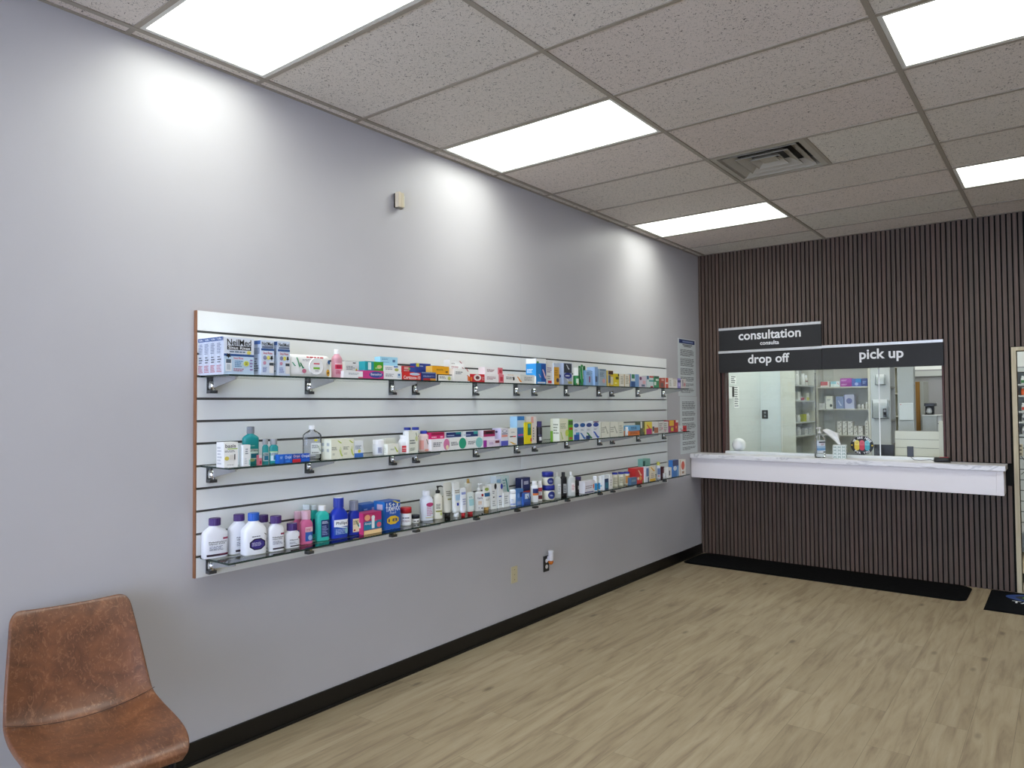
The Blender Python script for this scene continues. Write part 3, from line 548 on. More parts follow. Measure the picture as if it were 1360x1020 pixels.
  (2, 'box', 'medicine_box', 'white carton with violet-blue foot and a drawn ring', 'carton', 0.245, 3.5751, 1.325, 0.0748, 0.112, 0.07, {'col': 'e6e4ee'}, 'r 0 0 1 .28 5a5ec4;r .1 .5 .9 .62 ee9c8c;e .5 .83 .35 .1 a8a8b4;e .5 .84 .24 .07 e6e4ee;r .1 .66 .9 .7 404468;Sr 0 0 1 1 d8d2f0;Se .5 .8 .15 .06 48407c'),
  (2, 'box', 'medicine_box', 'white carton with a red and black bar and yellow corner', 'carton', 0.245, 3.6546, 1.325, 0.0899, 0.1083, 0.05, {'col': 'f3f2ee'}, 'v .1 .02 .8 .2 e6b422;r .15 .48 .5 .54 2a2020;r .5 .48 .85 .54 d02a34;l .3 .72 .8 .8 8a8a8a 2'),
  (2, 'box', 'medicine_box', 'tall pale-to-dark blue carton', 'carton', 0.235, 3.7618, 1.325, 0.0772, 0.1852, 0.06, {'col': '3a72b4'}, 'r 0 .6 1 .86 b8cfe2;r 0 .86 1 1 3a80c4;r 0 0 1 .25 2a3050;r .1 .3 .8 .36 c858a0;Sr 0 0 1 1 a8d4f2;Sr 0 .3 1 .6 d6ebf6'),
  (2, 'box', 'medicine_box', 'yellow box with green lettering panel', 'carton', 0.245, 3.8311, 1.325, 0.0765, 0.1436, 0.04, {'col': 'efdd1e'}, 'r .4 .4 .9 .94 2a7a50;r .5 .75 .85 .92 5ab0c0;r .8 .1 .98 .25 d8402a'),
  (2, 'box', 'medicine_box', 'very tall thin pinkish white carton', 'carton', 0.2, 3.9562, 1.325, 0.0687, 0.1817, 0.04, {'col': 'eee6e2'}, 'r .1 .75 .5 .98 f0b4a8;l .4 .1 .6 .6 6a6a6a 5'),
  (2, 'bottle', 'medicine_bottle', 'black bottle with a dark purple cap', 'bottle', 0.2, 4.0589, 1.325, 0.0404, 0.1459, 1.0, 0.0341, 0.0388, -35, {'n': '2', 'col': '25222c', 'capc': '3a3070', 'sh': '.95'}, 'r .3 .1 .8 .35 d6d8dc;r .1 .45 .9 .5 5a5a80'),
  (2, 'box', 'medicine_box', 'large cream carton with a green foot', 'carton', 0.245, 4.2438, 1.325, 0.112, 0.1603, 0.08, {'col': 'e9ebd0'}, 'l .1 .55 .9 .8 9aa480 4;v .1 .05 .3 .4 b8d070;e .85 .35 .2 .15 c8d85a;Sr 0 0 .3 .45 7fb83a;Sr .3 0 1 1 f1f3e4;Sl .35 .3 .95 .8 9a9f88 4'),
  (2, 'box', 'medicine_box', 'bright green carton with a brown top', 'carton', 0.245, 4.3606, 1.325, 0.0581, 0.1503, 0.06, {'col': '6cbc2c'}, 'r 0 .75 1 .95 4a6a3a;r .1 .5 .9 .62 b84a2a;r .1 .05 .8 .15 c05030'),
  (2, 'box', 'eye_drop_box', 'leftmost of four white cartons with a dark oval and blue wave', 'carton', 0.245, 4.4234, 1.325, 0.0819, 0.1292, 0.05, {'col': 'e6ecf2'}, 'e .5 .82 .42 .12 2c5c9c;r .1 0 1 .3 2456ac;r .4 .3 1 .42 4a9cd0;l .2 .5 .7 .6 8a94a8 2'),
  (2, 'box', 'eye_drop_box', 'second from left of four white cartons with dark oval and blue wave', 'carton', 0.245, 4.5085, 1.325, 0.0861, 0.1299, 0.05, {'col': 'e6ecf2'}, 'e .5 .82 .42 .12 2c5c9c;v .1 0 .9 .42 3a78c4;l .2 .5 .7 .6 8a94a8 2'),
  (2, 'box', 'eye_drop_box', 'third of the four white cartons, with a green and navy wave', 'carton', 0.245, 4.5968, 1.325, 0.0928, 0.1278, 0.05, {'col': 'e6ecf2'}, 'e .5 .82 .42 .12 30488c;v .1 0 .9 .42 2f8a4c;r 0 0 .6 .2 23407c;l .2 .5 .7 .6 8a94a8 2'),
  (2, 'box', 'eye_drop_box', 'rightmost of the four white cartons, beside the cream run', 'carton', 0.245, 4.6941, 1.325, 0.0966, 0.1312, 0.05, {'col': 'e6ecf4'}, 'e .5 .8 .42 .12 2c4a9c;v .1 0 .9 .45 2a5cc4;r .1 .92 .9 1 8a6a80;l .2 .5 .7 .6 8a94a8 2'),
  (2, 'box', 'medicine_box', 'leftmost of three plain cream cartons in middle of right half', 'carton', 0.245, 4.8109, 1.325, 0.1327, 0.1222, 0.05, {'col': 'ebecde'}, 'v .5 .2 .4 .6 bdbfb0;l .1 .3 .6 .7 a9ab9c 3;r 0 0 .08 1 c8cabc'),
  (2, 'box', 'medicine_box', 'centre one of three plain cream cartons in middle of right half', 'carton', 0.245, 4.9483, 1.325, 0.1429, 0.1189, 0.05, {'col': 'ebecde'}, 'v .5 .2 .4 .6 bdbfb0;l .1 .3 .6 .7 a9ab9c 3;r 0 0 .08 1 c8cabc'),
  (2, 'box', 'medicine_box', 'rightmost of three plain cream cartons in middle of right half', 'carton', 0.245, 5.0973, 1.325, 0.0806, 0.1161, 0.05, {'col': 'e4e5d6'}, 'l .1 .2 .8 .8 a9ab9c 4'),
  (2, 'bottle', 'pill_bottle', 'tiny white round bottle by the orange box', 'bottle', 0.22, 5.2742, 1.325, 0.0321, 0.072, 1.0, 0.0262, 0.0156, 0, {'n': '2', 'col': 'f0f3f6', 'capc': 'fafafa', 'sh': '.9'}, 'r .1 .3 .9 .6 c0ccd8'),
  (2, 'box', 'medicine_box', 'orange box at the shelf front under the blue one', 'box', 0.245, 5.2676, 1.325, 0.1841, 0.0384, 0.06, {'col': 'e07a34'}, 'l .1 .3 .9 .7 8a4a20 2;r 0 .9 1 1 3a6a9a'),
  (2, 'box', 'medicine_box', 'sky blue box resting on the orange box', 'box', 0.24, 5.2713, 1.3639, 0.1977, 0.0432, 0.05, {'on': 'b48', 'col': '6fb0dc'}, 'l .2 .2 .8 .8 234a78 2'),
  (2, 'box', 'medicine_box', 'dark olive narrow carton', 'carton', 0.24, 5.4766, 1.325, 0.0794, 0.1102, 0.05, {'col': '5c5f48'}, 'r 0 .5 .4 1 dfe2e0;r .5 .2 .9 .5 8a8050'),
  (2, 'box', 'medicine_box', 'yellow carton with a magenta heart panel', 'carton', 0.245, 5.5518, 1.325, 0.1308, 0.1047, 0.05, {'col': 'e8cf46'}, 'r .1 0 .95 .45 c42a78;v .25 .4 .5 .4 d83a3a;r 0 0 .15 1 d8d28a'),
  (2, 'box', 'medicine_box', 'white carton with a rust side patch', 'carton', 0.245, 5.6885, 1.325, 0.1104, 0.105, 0.05, {'col': 'e4e2e0'}, 'r .3 .05 1 .5 b06a48;r 0 .2 .3 .6 4a4a5a'),
  (2, 'box', 'medicine_box', 'left pinkish grey carton with scribbled print', 'carton', 0.245, 5.8077, 1.325, 0.0895, 0.1025, 0.05, {'col': 'ddd9d6'}, 'l .1 .2 .9 .9 958a80 4;r .6 .3 .9 .5 d09aa8'),
  (2, 'box', 'medicine_box', 'right pinkish grey carton with scribbled print', 'carton', 0.245, 5.9033, 1.325, 0.0994, 0.1001, 0.05, {'col': 'ddd9d6'}, 'l .1 .2 .9 .9 8f9486 4;r .2 .1 .5 .3 c8a0b0'),
  (2, 'box', 'medicine_box', 'yellow topped red carton', 'carton', 0.245, 6.0107, 1.325, 0.1212, 0.1077, 0.05, {'col': 'b03048'}, 'r .1 .55 .9 1 e8b82e;r .4 .1 .8 .4 d8c84a;r 0 0 .2 .5 9a3a78'),
  (2, 'box', 'medicine_box', 'deep red carton with white top corner', 'carton', 0.245, 6.1368, 1.325, 0.0742, 0.1089, 0.05, {'col': 'c0282e'}, 'r .3 .8 1 1 ecebe8;r .2 .3 .6 .5 e8884a'),
  (2, 'box', 'medicine_box', 'white low box by the last red box', 'box', 0.245, 6.2143, 1.325, 0.0972, 0.0542, 0.05, {'col': 'e8ebec'}, 'l .3 .2 .8 .6 8a8e94 2;r .6 .1 .95 .3 c04a50'),
  (2, 'box', 'medicine_box', 'small red box at extreme right end of the shelf', 'box', 0.245, 6.3148, 1.325, 0.0808, 0.0516, 0.05, {'col': 'cf2f38'}, 'r .3 .3 .7 .6 7a1820'),
  (3, 'bottle', 'laxative_bottle', 'large white bottle with purple cap at far left end of the shelf', 'bottle', 0.0827, 1.7241, 0.915, 0.1112, 0.1753, 0.5, 0.0506, 0.0323, -8, {'n': '3.2', 'col': 'f0f1f7', 'capc': '46296e', 'sh': '.74'}, 't .18 .62 .9 .7 2d2d38 Polyethylene;t .18 .54 .82 .61 2d2d38 Glycol 3350;r .74 .76 .96 .84 a03a58;l .2 .3 .85 .5 8f90a0 4;r .1 .06 .95 .15 2a1a2a;r .6 .09 .95 .15 6a2040'),
  (3, 'bottle', 'laxative_bottle', 'white bottle with purple cap partly hidden left of the blue-capped jug', 'bottle', 0.0865, 1.8411, 0.915, 0.1019, 0.1786, 0.45, 0.0486, 0.0304, -8, {'n': '3.2', 'col': 'f0f1f7', 'capc': '46296e', 'sh': '.74'}, 't .3 .62 .95 .7 2d2d38 Polyethylene;t .3 .54 .9 .61 2d2d38 Glycol 3350;l .3 .3 .85 .5 8f90a0 4;r .25 .06 .95 .15 2a1a2a'),
  (3, 'bottle', 'laxative_bottle', 'broad white jug with a blue cap and dark purple shield label', 'bottle', 0.1595, 1.8693, 0.915, 0.1082, 0.1877, 0.6, 0.05, 0.035, -8, {'n': '4', 'col': 'f1f2f8', 'capc': '1f5cc0', 'sh': '.68'}, 'o .55 .44 .38 .28 1c1634;o .55 .44 .32 .22 3a2e80;l .3 .36 .8 .54 c6c2e0 4;l .3 .76 .7 .84 4a4a58 1;v .82 .82 .14 .1 202028'),
  (3, 'bottle', 'laxative_bottle', 'white bottle with a purple cap behind, between blue-capped jug and next bottle', 'bottle', 0.0567, 1.9876, 0.915, 0.0853, 0.1548, 0.5, 0.0433, 0.0345, 0, {'n': '3.2', 'col': 'eff0f6', 'capc': '46296e', 'sh': '.76'}, 'l .3 .3 .85 .5 8f90a0 4'),
  (3, 'bottle', 'laxative_bottle', 'white bottle with purple cap right of the blue-capped jug', 'bottle', 0.1783, 1.9731, 0.915, 0.076, 0.1625, 0.5, 0.0511, 0.0336, -8, {'n': '3.2', 'col': 'f0f1f7', 'capc': '46296e', 'sh': '.76'}, 't .18 .6 .9 .69 2d2d38 Polyethylene;t .18 .52 .82 .59 2d2d38 Glycol 3350;r .7 .76 .96 .84 a03a58;l .2 .3 .85 .48 8f90a0 4;r .2 .06 .95 .14 2a1a2a'),
  (3, 'bottle', 'laxative_bottle', 'smallest white bottle with purple cap, left of the pink bottles', 'bottle', 0.174, 2.0646, 0.915, 0.0707, 0.1154, 0.55, 0.0489, 0.0329, -8, {'n': '3.2', 'col': 'f0f1f7', 'capc': '46296e', 'sh': '.8'}, 't .2 .5 .8 .62 2d2d38 Glycol;e .9 .7 .07 .1 b04058;l .2 .26 .8 .42 8f90a0 3;r .25 .08 .9 .16 2a1a2a'),
  (3, 'bottle', 'antacid_bottle', 'front pink antacid bottle with patterned cap and blue label', 'bottle', 0.154, 2.1589, 0.915, 0.0632, 0.1625, 0.6, 0.045, 0.0419, -10, {'n': '3', 'col': 'dd6f9e', 'capc': 'e0b4c4', 'sh': '.8'}, 'r .3 .12 .95 .6 2b5cb0;r .3 .6 .95 .86 f0c9d2;e .7 .3 .18 .14 9ab4d8;l .35 .64 .9 .8 c04a60 3'),
  (3, 'bottle', 'antacid_bottle', 'rear pink antacid bottle mostly behind the front one', 'bottle', 0.0498, 2.1869, 0.915, 0.0488, 0.1465, 0.6, 0.0378, 0.0376, -10, {'n': '3', 'col': 'dd6f9e', 'capc': 'e0b4c4', 'sh': '.8'}, 'r .3 .3 .95 .6 2b5cb0'),
  (3, 'bottle', 'magnesia_bottle', 'front aqua bottle with white cap and navy label', 'bottle', 0.1451, 2.2611, 0.915, 0.0684, 0.1757, 0.6, 0.0363, 0.0264, -10, {'n': '3.6', 'col': '2ec0b4', 'capc': 'f3f3f3', 'sh': '.84'}, 'r .28 .12 .92 .82 1b2a66;l .35 .2 .85 .6 97a4d0 6;l .35 .66 .85 .78 d0d8f0 2'),
  (3, 'bottle', 'magnesia_bottle', 'middle aqua bottle with white cap behind the front aqua one', 'bottle', 0.0509, 2.2792, 0.915, 0.0563, 0.1676, 0.55, 0.0347, 0.0246, -10, {'n': '3.6', 'col': '2ab4aa', 'capc': 'e8eef0', 'sh': '.84'}, 'r .3 .15 .92 .8 1b2a66'),
  (3, 'bottle', 'magnesia_bottle', 'hindmost aqua bottle with white cap against the slatwall', 'bottle', 0.0504, 2.2371, 0.915, 0.0519, 0.1747, 0.55, 0.0344, 0.0247, 0, {'n': '3.6', 'col': '2ab4aa', 'capc': 'dde6ea', 'sh': '.84'}, 'r .3 .15 .92 .8 1b2a66'),
  (3, 'bottle', 'magnesia_bottle', 'large royal blue bottle with ribbed blue cap and white-banded label', 'bottle', 0.1522, 2.3579, 0.915, 0.0951, 0.2036, 0.6, 0.0521, 0.0492, -12, {'n': '2.8', 'col': '1a37b8', 'capc': '2139a8', 'capt': 'f4f4f6', 'sh': '.74'}, "r .12 .12 .95 .55 2357ae;r .12 .5 .95 .82 eef1f6;t .22 .56 .92 .74 20232c Phillips';l .2 .16 .9 .4 a6b8e4 5;e .82 .3 .1 .14 8ec0c8;v .12 .42 .83 .12 eef1f6"),
  (3, 'bottle', 'magnesia_bottle', 'smaller blue bottle with silver cap and cream label', 'bottle', 0.148, 2.4604, 0.915, 0.064, 0.1778, 0.65, 0.0466, 0.0503, -12, {'n': '2.8', 'col': '1832ae', 'capc': '8a8c9c', 'sh': '.82'}, 'r .25 .12 .96 .8 ece2bc;v .45 .35 .45 .4 5a9a8a;l .3 .5 .8 .72 a08a50 3;e .4 .22 .08 .05 b8402a'),
  (3, 'box', 'tampon_box', 'long blue box standing at the back, left one of the pair', 'carton', 0.1, 2.5529, 0.915, 0.1198, 0.1399, 0.07, {'col': '2e64b8'}, 'l .15 .75 .4 .85 a9c4ea 1;v .5 .3 .35 .45 6fb0dc;r .6 .6 .95 .85 b8a8d8;r .35 .2 .75 .4 c8b088'),
  (3, 'box', 'tampon_box', 'long blue box standing at the back, right one of the pair', 'carton', 0.1, 2.6782, 0.915, 0.1089, 0.1347, 0.07, {'col': '2e64b8'}, 'r .2 .6 .55 .88 d0609a;l .15 .3 .8 .5 8fb4e4 2;e .7 .4 .2 .2 4a90d8'),
  (3, 'box', 'pad_box', 'magenta and teal pad box with a white figure', 'box', 0.2031, 2.4807, 0.915, 0.1217, 0.1107, 0.07, {'col': 'b8306a'}, 'r 0 .2 1 .6 1f7fa4;v .35 .55 .4 .4 d8487e;e .2 .78 .16 .14 efab84;r .44 .25 .6 .72 ecf0f2;e .52 .76 .1 .1 ecf0f2;e .85 .38 .13 .12 e06078;r 0 0 1 .18 f3cf96;t .04 .42 .4 .56 eef4fa Always;Sr 0 0 1 1 cf3a78;Sr .2 .3 .7 .55 f0f0f0'),
  (3, 'box', 'tampon_box', 'tall blue box with big white lettering and yellow band', 'box', 0.1875, 2.6433, 0.915, 0.1104, 0.1515, 0.09, {'col': '1d58b8'}, 't .08 .78 .86 .95 f0f4e8 15+3;t .04 .64 .98 .8 f0f4fa TAMPAX;t .3 .54 .7 .63 c8d8f2 Pearl;o .5 .32 .42 .16 e8c030;t .2 .26 .8 .38 2a3a6a 18;v .45 .9 .55 .12 e6d24a;Sr 0 0 1 1 2a78c8;Sr .3 .7 .8 .9 d8c8e0;Sr .2 .1 .7 .35 8fb8e4'),
  (3, 'jar', 'ointment_jar', 'white jar with a red screw lid', 'jar', 0.1532, 2.8291, 0.915, 0.063, 0.1005, 1.0, 0.0637, 0.0317, -30, {'n': '2', 'col': 'f1f1f1', 'capc': 'b8222c', 'sh': '1'}, 'l .1 .55 .9 .8 6a6a70 1;l .1 .25 .9 .45 9a6a70 3'),
  (3, 'jar', 'ointment_jar', 'small low white jar with a black lid', 'jar', 0.1377, 2.9172, 0.915, 0.0506, 0.0458, 1.0, 0.0493, 0.0202, -30, {'n': '2', 'col': 'eff0f1', 'capc': '1c1f2c', 'sh': '1'}, 'r .2 .35 .45 .55 3a3e50;r .6 .3 .8 .6 3a3e50'),
  (3, 'bottle', 'powder_bottle', 'white bottle with a pink arch label', 'bottle', 0.1272, 3.02, 0.915, 0.0796, 0.1751, 0.7, 0.046, 0.0308, -25, {'n': '2.6', 'col': 'e9eef8', 'capc': 'f4f6fa', 'sh': '.82'}, 'e .65 .78 .3 .1 c8467c;l .4 .2 .9 .7 c07898 6;r .3 .1 .98 .14 d8d0a0'),
  (3, 'pump', 'lotion_pump_bottle', 'cream lotion bottle with a black pump', 'pump bottle', 0.1439, 3.0981, 0.915, 0.0555, 0.194, 0.65, 0.0269, 0.0433, -25, {'n': '2.6', 'col': 'eeebdc', 'capc': '1b1b1b', 'sh': '.84'}, 'r .15 .3 .9 .37 9a9a4a;l .2 .45 .8 .7 5a5a50 4;e .75 .2 .12 .08 c8d07a'),
  (3, 'tube', 'lotion_tube', 'left cream tube standing on a black cap', 'tube', 0.1394, 3.1854, 0.915, 0.0718, 0.2059, 0.45, 0.0575, 0.2059, 0, {'col': 'ece9db', 'capc': '1d1d1d'}, 'l .2 .55 .85 .75 7a7460 3;r .3 .42 .8 .47 a8a060'),
  (3, 'tube', 'lotion_tube', 'second cream tube with blue label and pale cap', 'tube', 0.1844, 3.2156, 0.915, 0.0664, 0.2069, 0.45, 0.0531, 0.2069, 0, {'col': 'e6e9e6', 'capc': 'e9ebea'}, 'r .2 .4 .85 .6 a8c8e0;r .3 .22 .55 .32 2440a8;l .2 .65 .85 .78 8a7a60 2'),
  (3, 'tube', 'lotion_tube', 'white tube standing on a red cap', 'tube', 0.2021, 3.2575, 0.915, 0.0501, 0.1705, 0.45, 0.0401, 0.1705, 0, {'col': 'e9edf2', 'capc': 'bf1f2c'}, 'r .1 .75 .9 .85 8f9ccf;l .2 .3 .8 .6 9aa4c8 3'),
  (3, 'tube', 'lotion_tube', 'tall white tube with a gold tip and arched print, at the back', 'tube', 0.1, 3.4192, 0.915, 0.0578, 0.2052, 0.45, 0.0462, 0.2052, 0, {'col': 'eceadf', 'capc': 'c9a058', 'flip': '1'}, 'e .5 .5 .35 .08 3a3a3a;l .2 .2 .8 .4 9a9a80 3'),
  (3, 'tube', 'lotion_tube', 'white and aqua short tube standing on a red cap', 'tube', 0.1852, 3.3416, 0.915, 0.0664, 0.1358, 0.45, 0.0532, 0.1358, 0, {'col': 'e6f0f0', 'capc': 'c2222c'}, 'r .15 .3 .85 .65 a8d8de;l .2 .7 .8 .8 5a9aa0 2'),
  (3, 'pump', 'lotion_pump_bottle', 'white pump bottle with dark red square on its label', 'pump bottle', 0.139, 3.4798, 0.915, 0.0626, 0.1717, 0.6, 0.024, 0.0459, -25, {'n': '2.6', 'col': 'f2f3f5', 'capc': 'f0f0f0', 'sh': '.9'}, 'r .65 .8 .9 .95 a0202c;t .2 .66 .75 .78 4a5068 CeraVe;l .3 .35 .8 .55 e0b070 3;r .6 .1 .8 .16 2a2a40;l .3 .12 .5 .2 6a6a80 1'),
  (3, 'tube', 'lotion_tube', 'white tube with blue label and gold cap', 'tube', 0.1556, 3.5307, 0.915, 0.0662, 0.1556, 0.45, 0.053, 0.1556, 0, {'col': 'f0f0ea', 'capc': 'c9a15c'}, 'r .1 .5 .95 .68 2c6898;e .5 .85 .3 .08 9ab05a;l .2 .3 .8 .4 a8a090 2'),
  (3, 'box', 'cream_box', 'white carton with black brush mark', 'carton', 0.17, 3.5665, 0.915, 0.0561, 0.1602, 0.05, {'col': 'eef0ef'}, 'e .75 .9 .22 .12 1c1c20;r .3 .45 .55 .5 2a2a34;l .2 .1 .8 .35 a8aaac 3;l .2 .6 .7 .75 8a8a90 2'),
  (3, 'box', 'cream_box', 'white carton with blue brush mark', 'carton', 0.17, 3.6319, 0.915, 0.055, 0.1567, 0.05, {'col': 'eef1f2'}, 'e .75 .88 .22 .12 2438a8;r .2 .45 .7 .5 3a58b0;l .2 .1 .8 .35 a8aaac 3'),
  (3, 'box', 'cream_box', 'shorter plain white carton right of the brush-mark ones', 'carton', 0.175, 3.6849, 0.915, 0.0633, 0.0949, 0.05, {'col': 'eceff0'}, 'l .2 .2 .8 .8 a0a6aa 4'),
  (3, 'box', 'cream_box', 'teal and white carton perched at the back above the white cartons', 'carton', 0.08, 3.7879, 0.915, 0.0784, 0.1894, 0.05, {'col': 'dcefee'}, 'v .5 .3 .5 .68 1f9a94;l .1 .6 .6 .9 8ab0b8 3;r 0 .1 .3 .4 7ab0d8'),
  (3, 'box', 'cream_box', 'white and pale blue carton at the back, left of the teal one', 'carton', 0.08, 3.7274, 0.915, 0.0523, 0.1904, 0.05, {'col': 'e2edf6'}, 'r .1 .6 .9 .9 9ac4e4;r .4 .1 .9 .3 2a48a8'),
  (3, 'stick', 'deodorant_stick', 'white domed deodorant stick beside the steel blue box', 'deodorant', 0.18, 3.7765, 0.915, 0.0431, 0.1091, 0.6, 0.0401, 0.03, -35, {'n': '2.4', 'col': 'f1f3f6', 'capc': 'f6f7f9', 'sh': '1'}, 'r .1 .1 .9 .2 7f90c8;l .2 .4 .7 .6 90a0c0 2'),
  (3, 'box', 'medicine_box', 'steel blue box with darker figures, right of the deodorant', 'box', 0.2, 3.7921, 0.915, 0.0767, 0.1077, 0.04, {'col': '4f7fbe'}, 'r .5 .5 .9 .8 2a3468;r .1 .05 .6 .25 8a9ac8;e .3 .6 .16 .15 7fa4da'),
  (3, 'box', 'medicine_box', 'navy box with red band standing at the back', 'carton', 0.09, 3.9895, 0.915, 0.1061, 0.1589, 0.05, {'col': '262f60'}, 'r .2 .5 .9 .94 3a3f78;r .3 .7 .8 .85 c8c8e0;r .1 .2 1 .42 d84a38;r 0 .5 .15 .95 c8cce4'),
  (3, 'box', 'medicine_box', 'blue and white sporty box in front of the navy one', 'box', 0.215, 3.8527, 0.915, 0.0749, 0.0751, 0.04, {'col': '3a62b0'}, 'r .2 .5 .8 .95 cfdcec;v .5 .3 .4 .5 1c3470;r 0 0 1 .2 2a4890'),
  (3, 'bottle', 'powder_bottle', 'white bottle with navy label and orange stripe', 'bottle', 0.19, 4.0107, 0.915, 0.0523, 0.144, 0.7, 0.0344, 0.0259, -35, {'n': '2.4', 'col': 'f0f1f2', 'capc': 'f6f6f6', 'sh': '.93'}, 'r .15 .55 .95 .85 27326c;r .15 .42 .95 .55 e8803c'),
  (3, 'bottle', 'powder_bottle', 'white bottle with maroon lower label', 'bottle', 0.185, 4.0797, 0.915, 0.0344, 0.1402, 0.7, 0.0295, 0.0236, -35, {'n': '2.4', 'col': 'efeff0', 'capc': 'f4f4f4', 'sh': '.93'}, 'r .1 .1 .9 .35 6a2430;r .1 .6 .9 .85 b0404a;l .1 .4 .9 .55 5a5a70 2'),
  (3, 'jar', 'petroleum_jelly_jar', 'lower one of two stacked jelly jars with blue lids', 'jar', 0.1907, 4.1765, 0.915, 0.084, 0.1027, 1.0, 0.0855, 0.0351, -35, {'n': '2.6', 'col': 'e3dfcb', 'capc': '202c90', 'sh': '1'}, 'e .62 .5 .34 .5 23307c;l .45 .35 .8 .6 c8d0ea 2'),
  (3, 'jar', 'petroleum_jelly_jar', 'upper one of two stacked jelly jars with blue lids', 'jar', 0.1907, 4.1685, 1.0182, 0.0788, 0.0933, 1.0, 0.0801, 0.0345, -35, {'n': '2.6', 'col': 'e3dfcb', 'capc': '202c90', 'sh': '1'}, 'e .62 .5 .34 .5 23307c;l .45 .35 .8 .6 c8d0ea 2'),
  (3, 'bottle', 'peroxide_bottle', 'left translucent grey-white bottle with slim cap', 'bottle', 0.1948, 4.2797, 0.915, 0.057, 0.1821, 0.7, 0.0217, 0.0238, -40, {'n': '2.8', 'col': 'c9cfcc', 'capc': 'e6e8e6', 'sh': '.84'}, 'r .5 .2 .95 .75 e6eaec;l .55 .3 .9 .65 a0a8b0 4'),
  (3, 'bottle', 'peroxide_bottle', 'black bottle between two translucent ones', 'bottle', 0.17, 4.398, 0.915, 0.0489, 0.1747, 0.7, 0.0266, 0.0248, -40, {'n': '2.8', 'col': '16161a', 'capc': '101013', 'sh': '.84'}, 'r .4 .15 .95 .7 b8bcc0;l .45 .2 .9 .6 55585c 4'),
  (3, 'bottle', 'peroxide_bottle', 'right translucent grey-white bottle with pointed cap', 'bottle', 0.2063, 4.444, 0.915, 0.0626, 0.1758, 0.7, 0.0222, 0.0249, -40, {'n': '2.8', 'col': 'cdd1ce', 'capc': 'eceeec', 'sh': '.84'}, 'r .45 .2 .95 .75 e8e6e4;l .5 .3 .9 .65 c07a78 4'),
  (3, 'bottle', 'syrup_bottle', 'dark brown bottle with a purple cap and white label', 'bottle', 0.14, 4.648, 0.915, 0.0471, 0.1189, 1.0, 0.0438, 0.023, -40, {'n': '2', 'col': '2a2428', 'capc': '3a2a6a', 'sh': '.88'}, 'r .3 .25 .9 .6 d6d2d0;r .3 .05 .9 .15 5a4a50'),
  (3, 'box', 'medicine_box', 'wide white box with a navy line near its foot', 'box', 0.235, 4.5889, 0.915, 0.1404, 0.0921, 0.05, {'col': 'e8e6ee'}, 'l .1 .35 .8 .65 9a8a98 2;r 0 .04 .9 .12 2a2a70;e .9 .5 .06 .2 d86a50'),
  (3, 'bottle', 'pill_bottle', 'left white bottle with a sky blue label', 'bottle', 0.2, 4.7947, 0.915, 0.0366, 0.113, 1.0, 0.0316, 0.0262, -45, {'n': '2', 'col': 'f2f4f6', 'capc': 'f4f6f8', 'sh': '.97'}, 'r 0 .05 1 .7 2f98d8'),
  (3, 'bottle', 'pill_bottle', 'right white bottle with a partly sky blue label', 'bottle', 0.2, 4.871, 0.915, 0.0364, 0.1066, 1.0, 0.0319, 0.0265, -45, {'n': '2', 'col': 'f2f4f6', 'capc': 'f4f6f8', 'sh': '.97'}, 'r 0 .05 .4 .7 2f98d8;r .4 .3 .8 .5 9ac8e4'),
  (3, 'box', 'medicine_box', 'white topped navy and teal carton', 'carton', 0.235, 4.88, 0.915, 0.0604, 0.1142, 0.04, {'col': 'dfe4e8'}, 'r 0 0 1 .75 25406c;r .2 .1 .9 .5 3a7f98'),
  (3, 'box', 'medicine_box', 'slim plain white carton', 'carton', 0.235, 4.958, 0.915, 0.0474, 0.1113, 0.05, {'col': 'efefec'}, 'l .3 .2 .7 .7 b0b0b0 3'),
  (3, 'bottle', 'supplement_bottle', 'left of three cream bottles with wide blue lids', 'bottle', 0.18, 5.1398, 0.915, 0.0469, 0.1137, 1.0, 0.0467, 0.0153, -45, {'n': '2', 'col': 'e3dfc8', 'capc': '26319c', 'sh': '.97'}, 'l .2 .2 .8 .8 a09a80 4'),
  (3, 'bottle', 'supplement_bottle', 'centre one of three cream bottles with wide blue lids', 'bottle', 0.18, 5.2375, 0.915, 0.0493, 0.1091, 1.0, 0.0474, 0.0155, -45, {'n': '2', 'col': 'e3dfc8', 'capc': '26319c', 'sh': '.97'}, 'l .2 .2 .8 .8 a09a80 4'),
  (3, 'bottle', 'supplement_bottle', 'right one of three bottles with wide blue lids, with an orange label', 'bottle', 0.18, 5.3352, 0.915, 0.048, 0.1046, 1.0, 0.048, 0.0157, -45, {'n': '2', 'col': 'e6e1cc', 'capc': '26319c', 'sh': '.97'}, 'r .2 .1 1 .85 d8923a'),
  (3, 'box', 'medicine_box', 'small low slate blue box in front of the red one', 'box', 0.24, 5.2998, 0.915, 0.1021, 0.0576, 0.03, {'col': '54759a'}, 'r .1 .4 .8 .7 8aa0b4'),
  (3, 'box', 'medicine_box', 'bright red box with white starburst print', 'box', 0.22, 5.4148, 0.915, 0.1627, 0.1261, 0.07, {'col': 'd63232'}, 'v .3 .45 .4 .45 f0d0a8;e .55 .3 .14 .14 e8a84a;e .3 .3 .1 .1 f0e0d0;r .75 0 1 .15 8a9a4a'),
  (3, 'box', 'medicine_box', 'white and blue carton right of the bright red box', 'carton', 0.235, 5.5627, 0.915, 0.0669, 0.1291, 0.04, {'col': 'dfe4ec'}, 'r .3 .35 1 .9 5a78a8;r .7 0 1 .3 2a3c60'),
  (3, 'box', 'medicine_box', 'white carton with a yellow emblem top', 'carton', 0.235, 5.6495, 0.915, 0.1046, 0.1247, 0.04, {'col': 'e8dcc4'}, 'v .1 .65 .8 .35 d8a42e;r 0 0 1 .15 e0b23a;l .2 .2 .8 .55 b0a49a 3'),
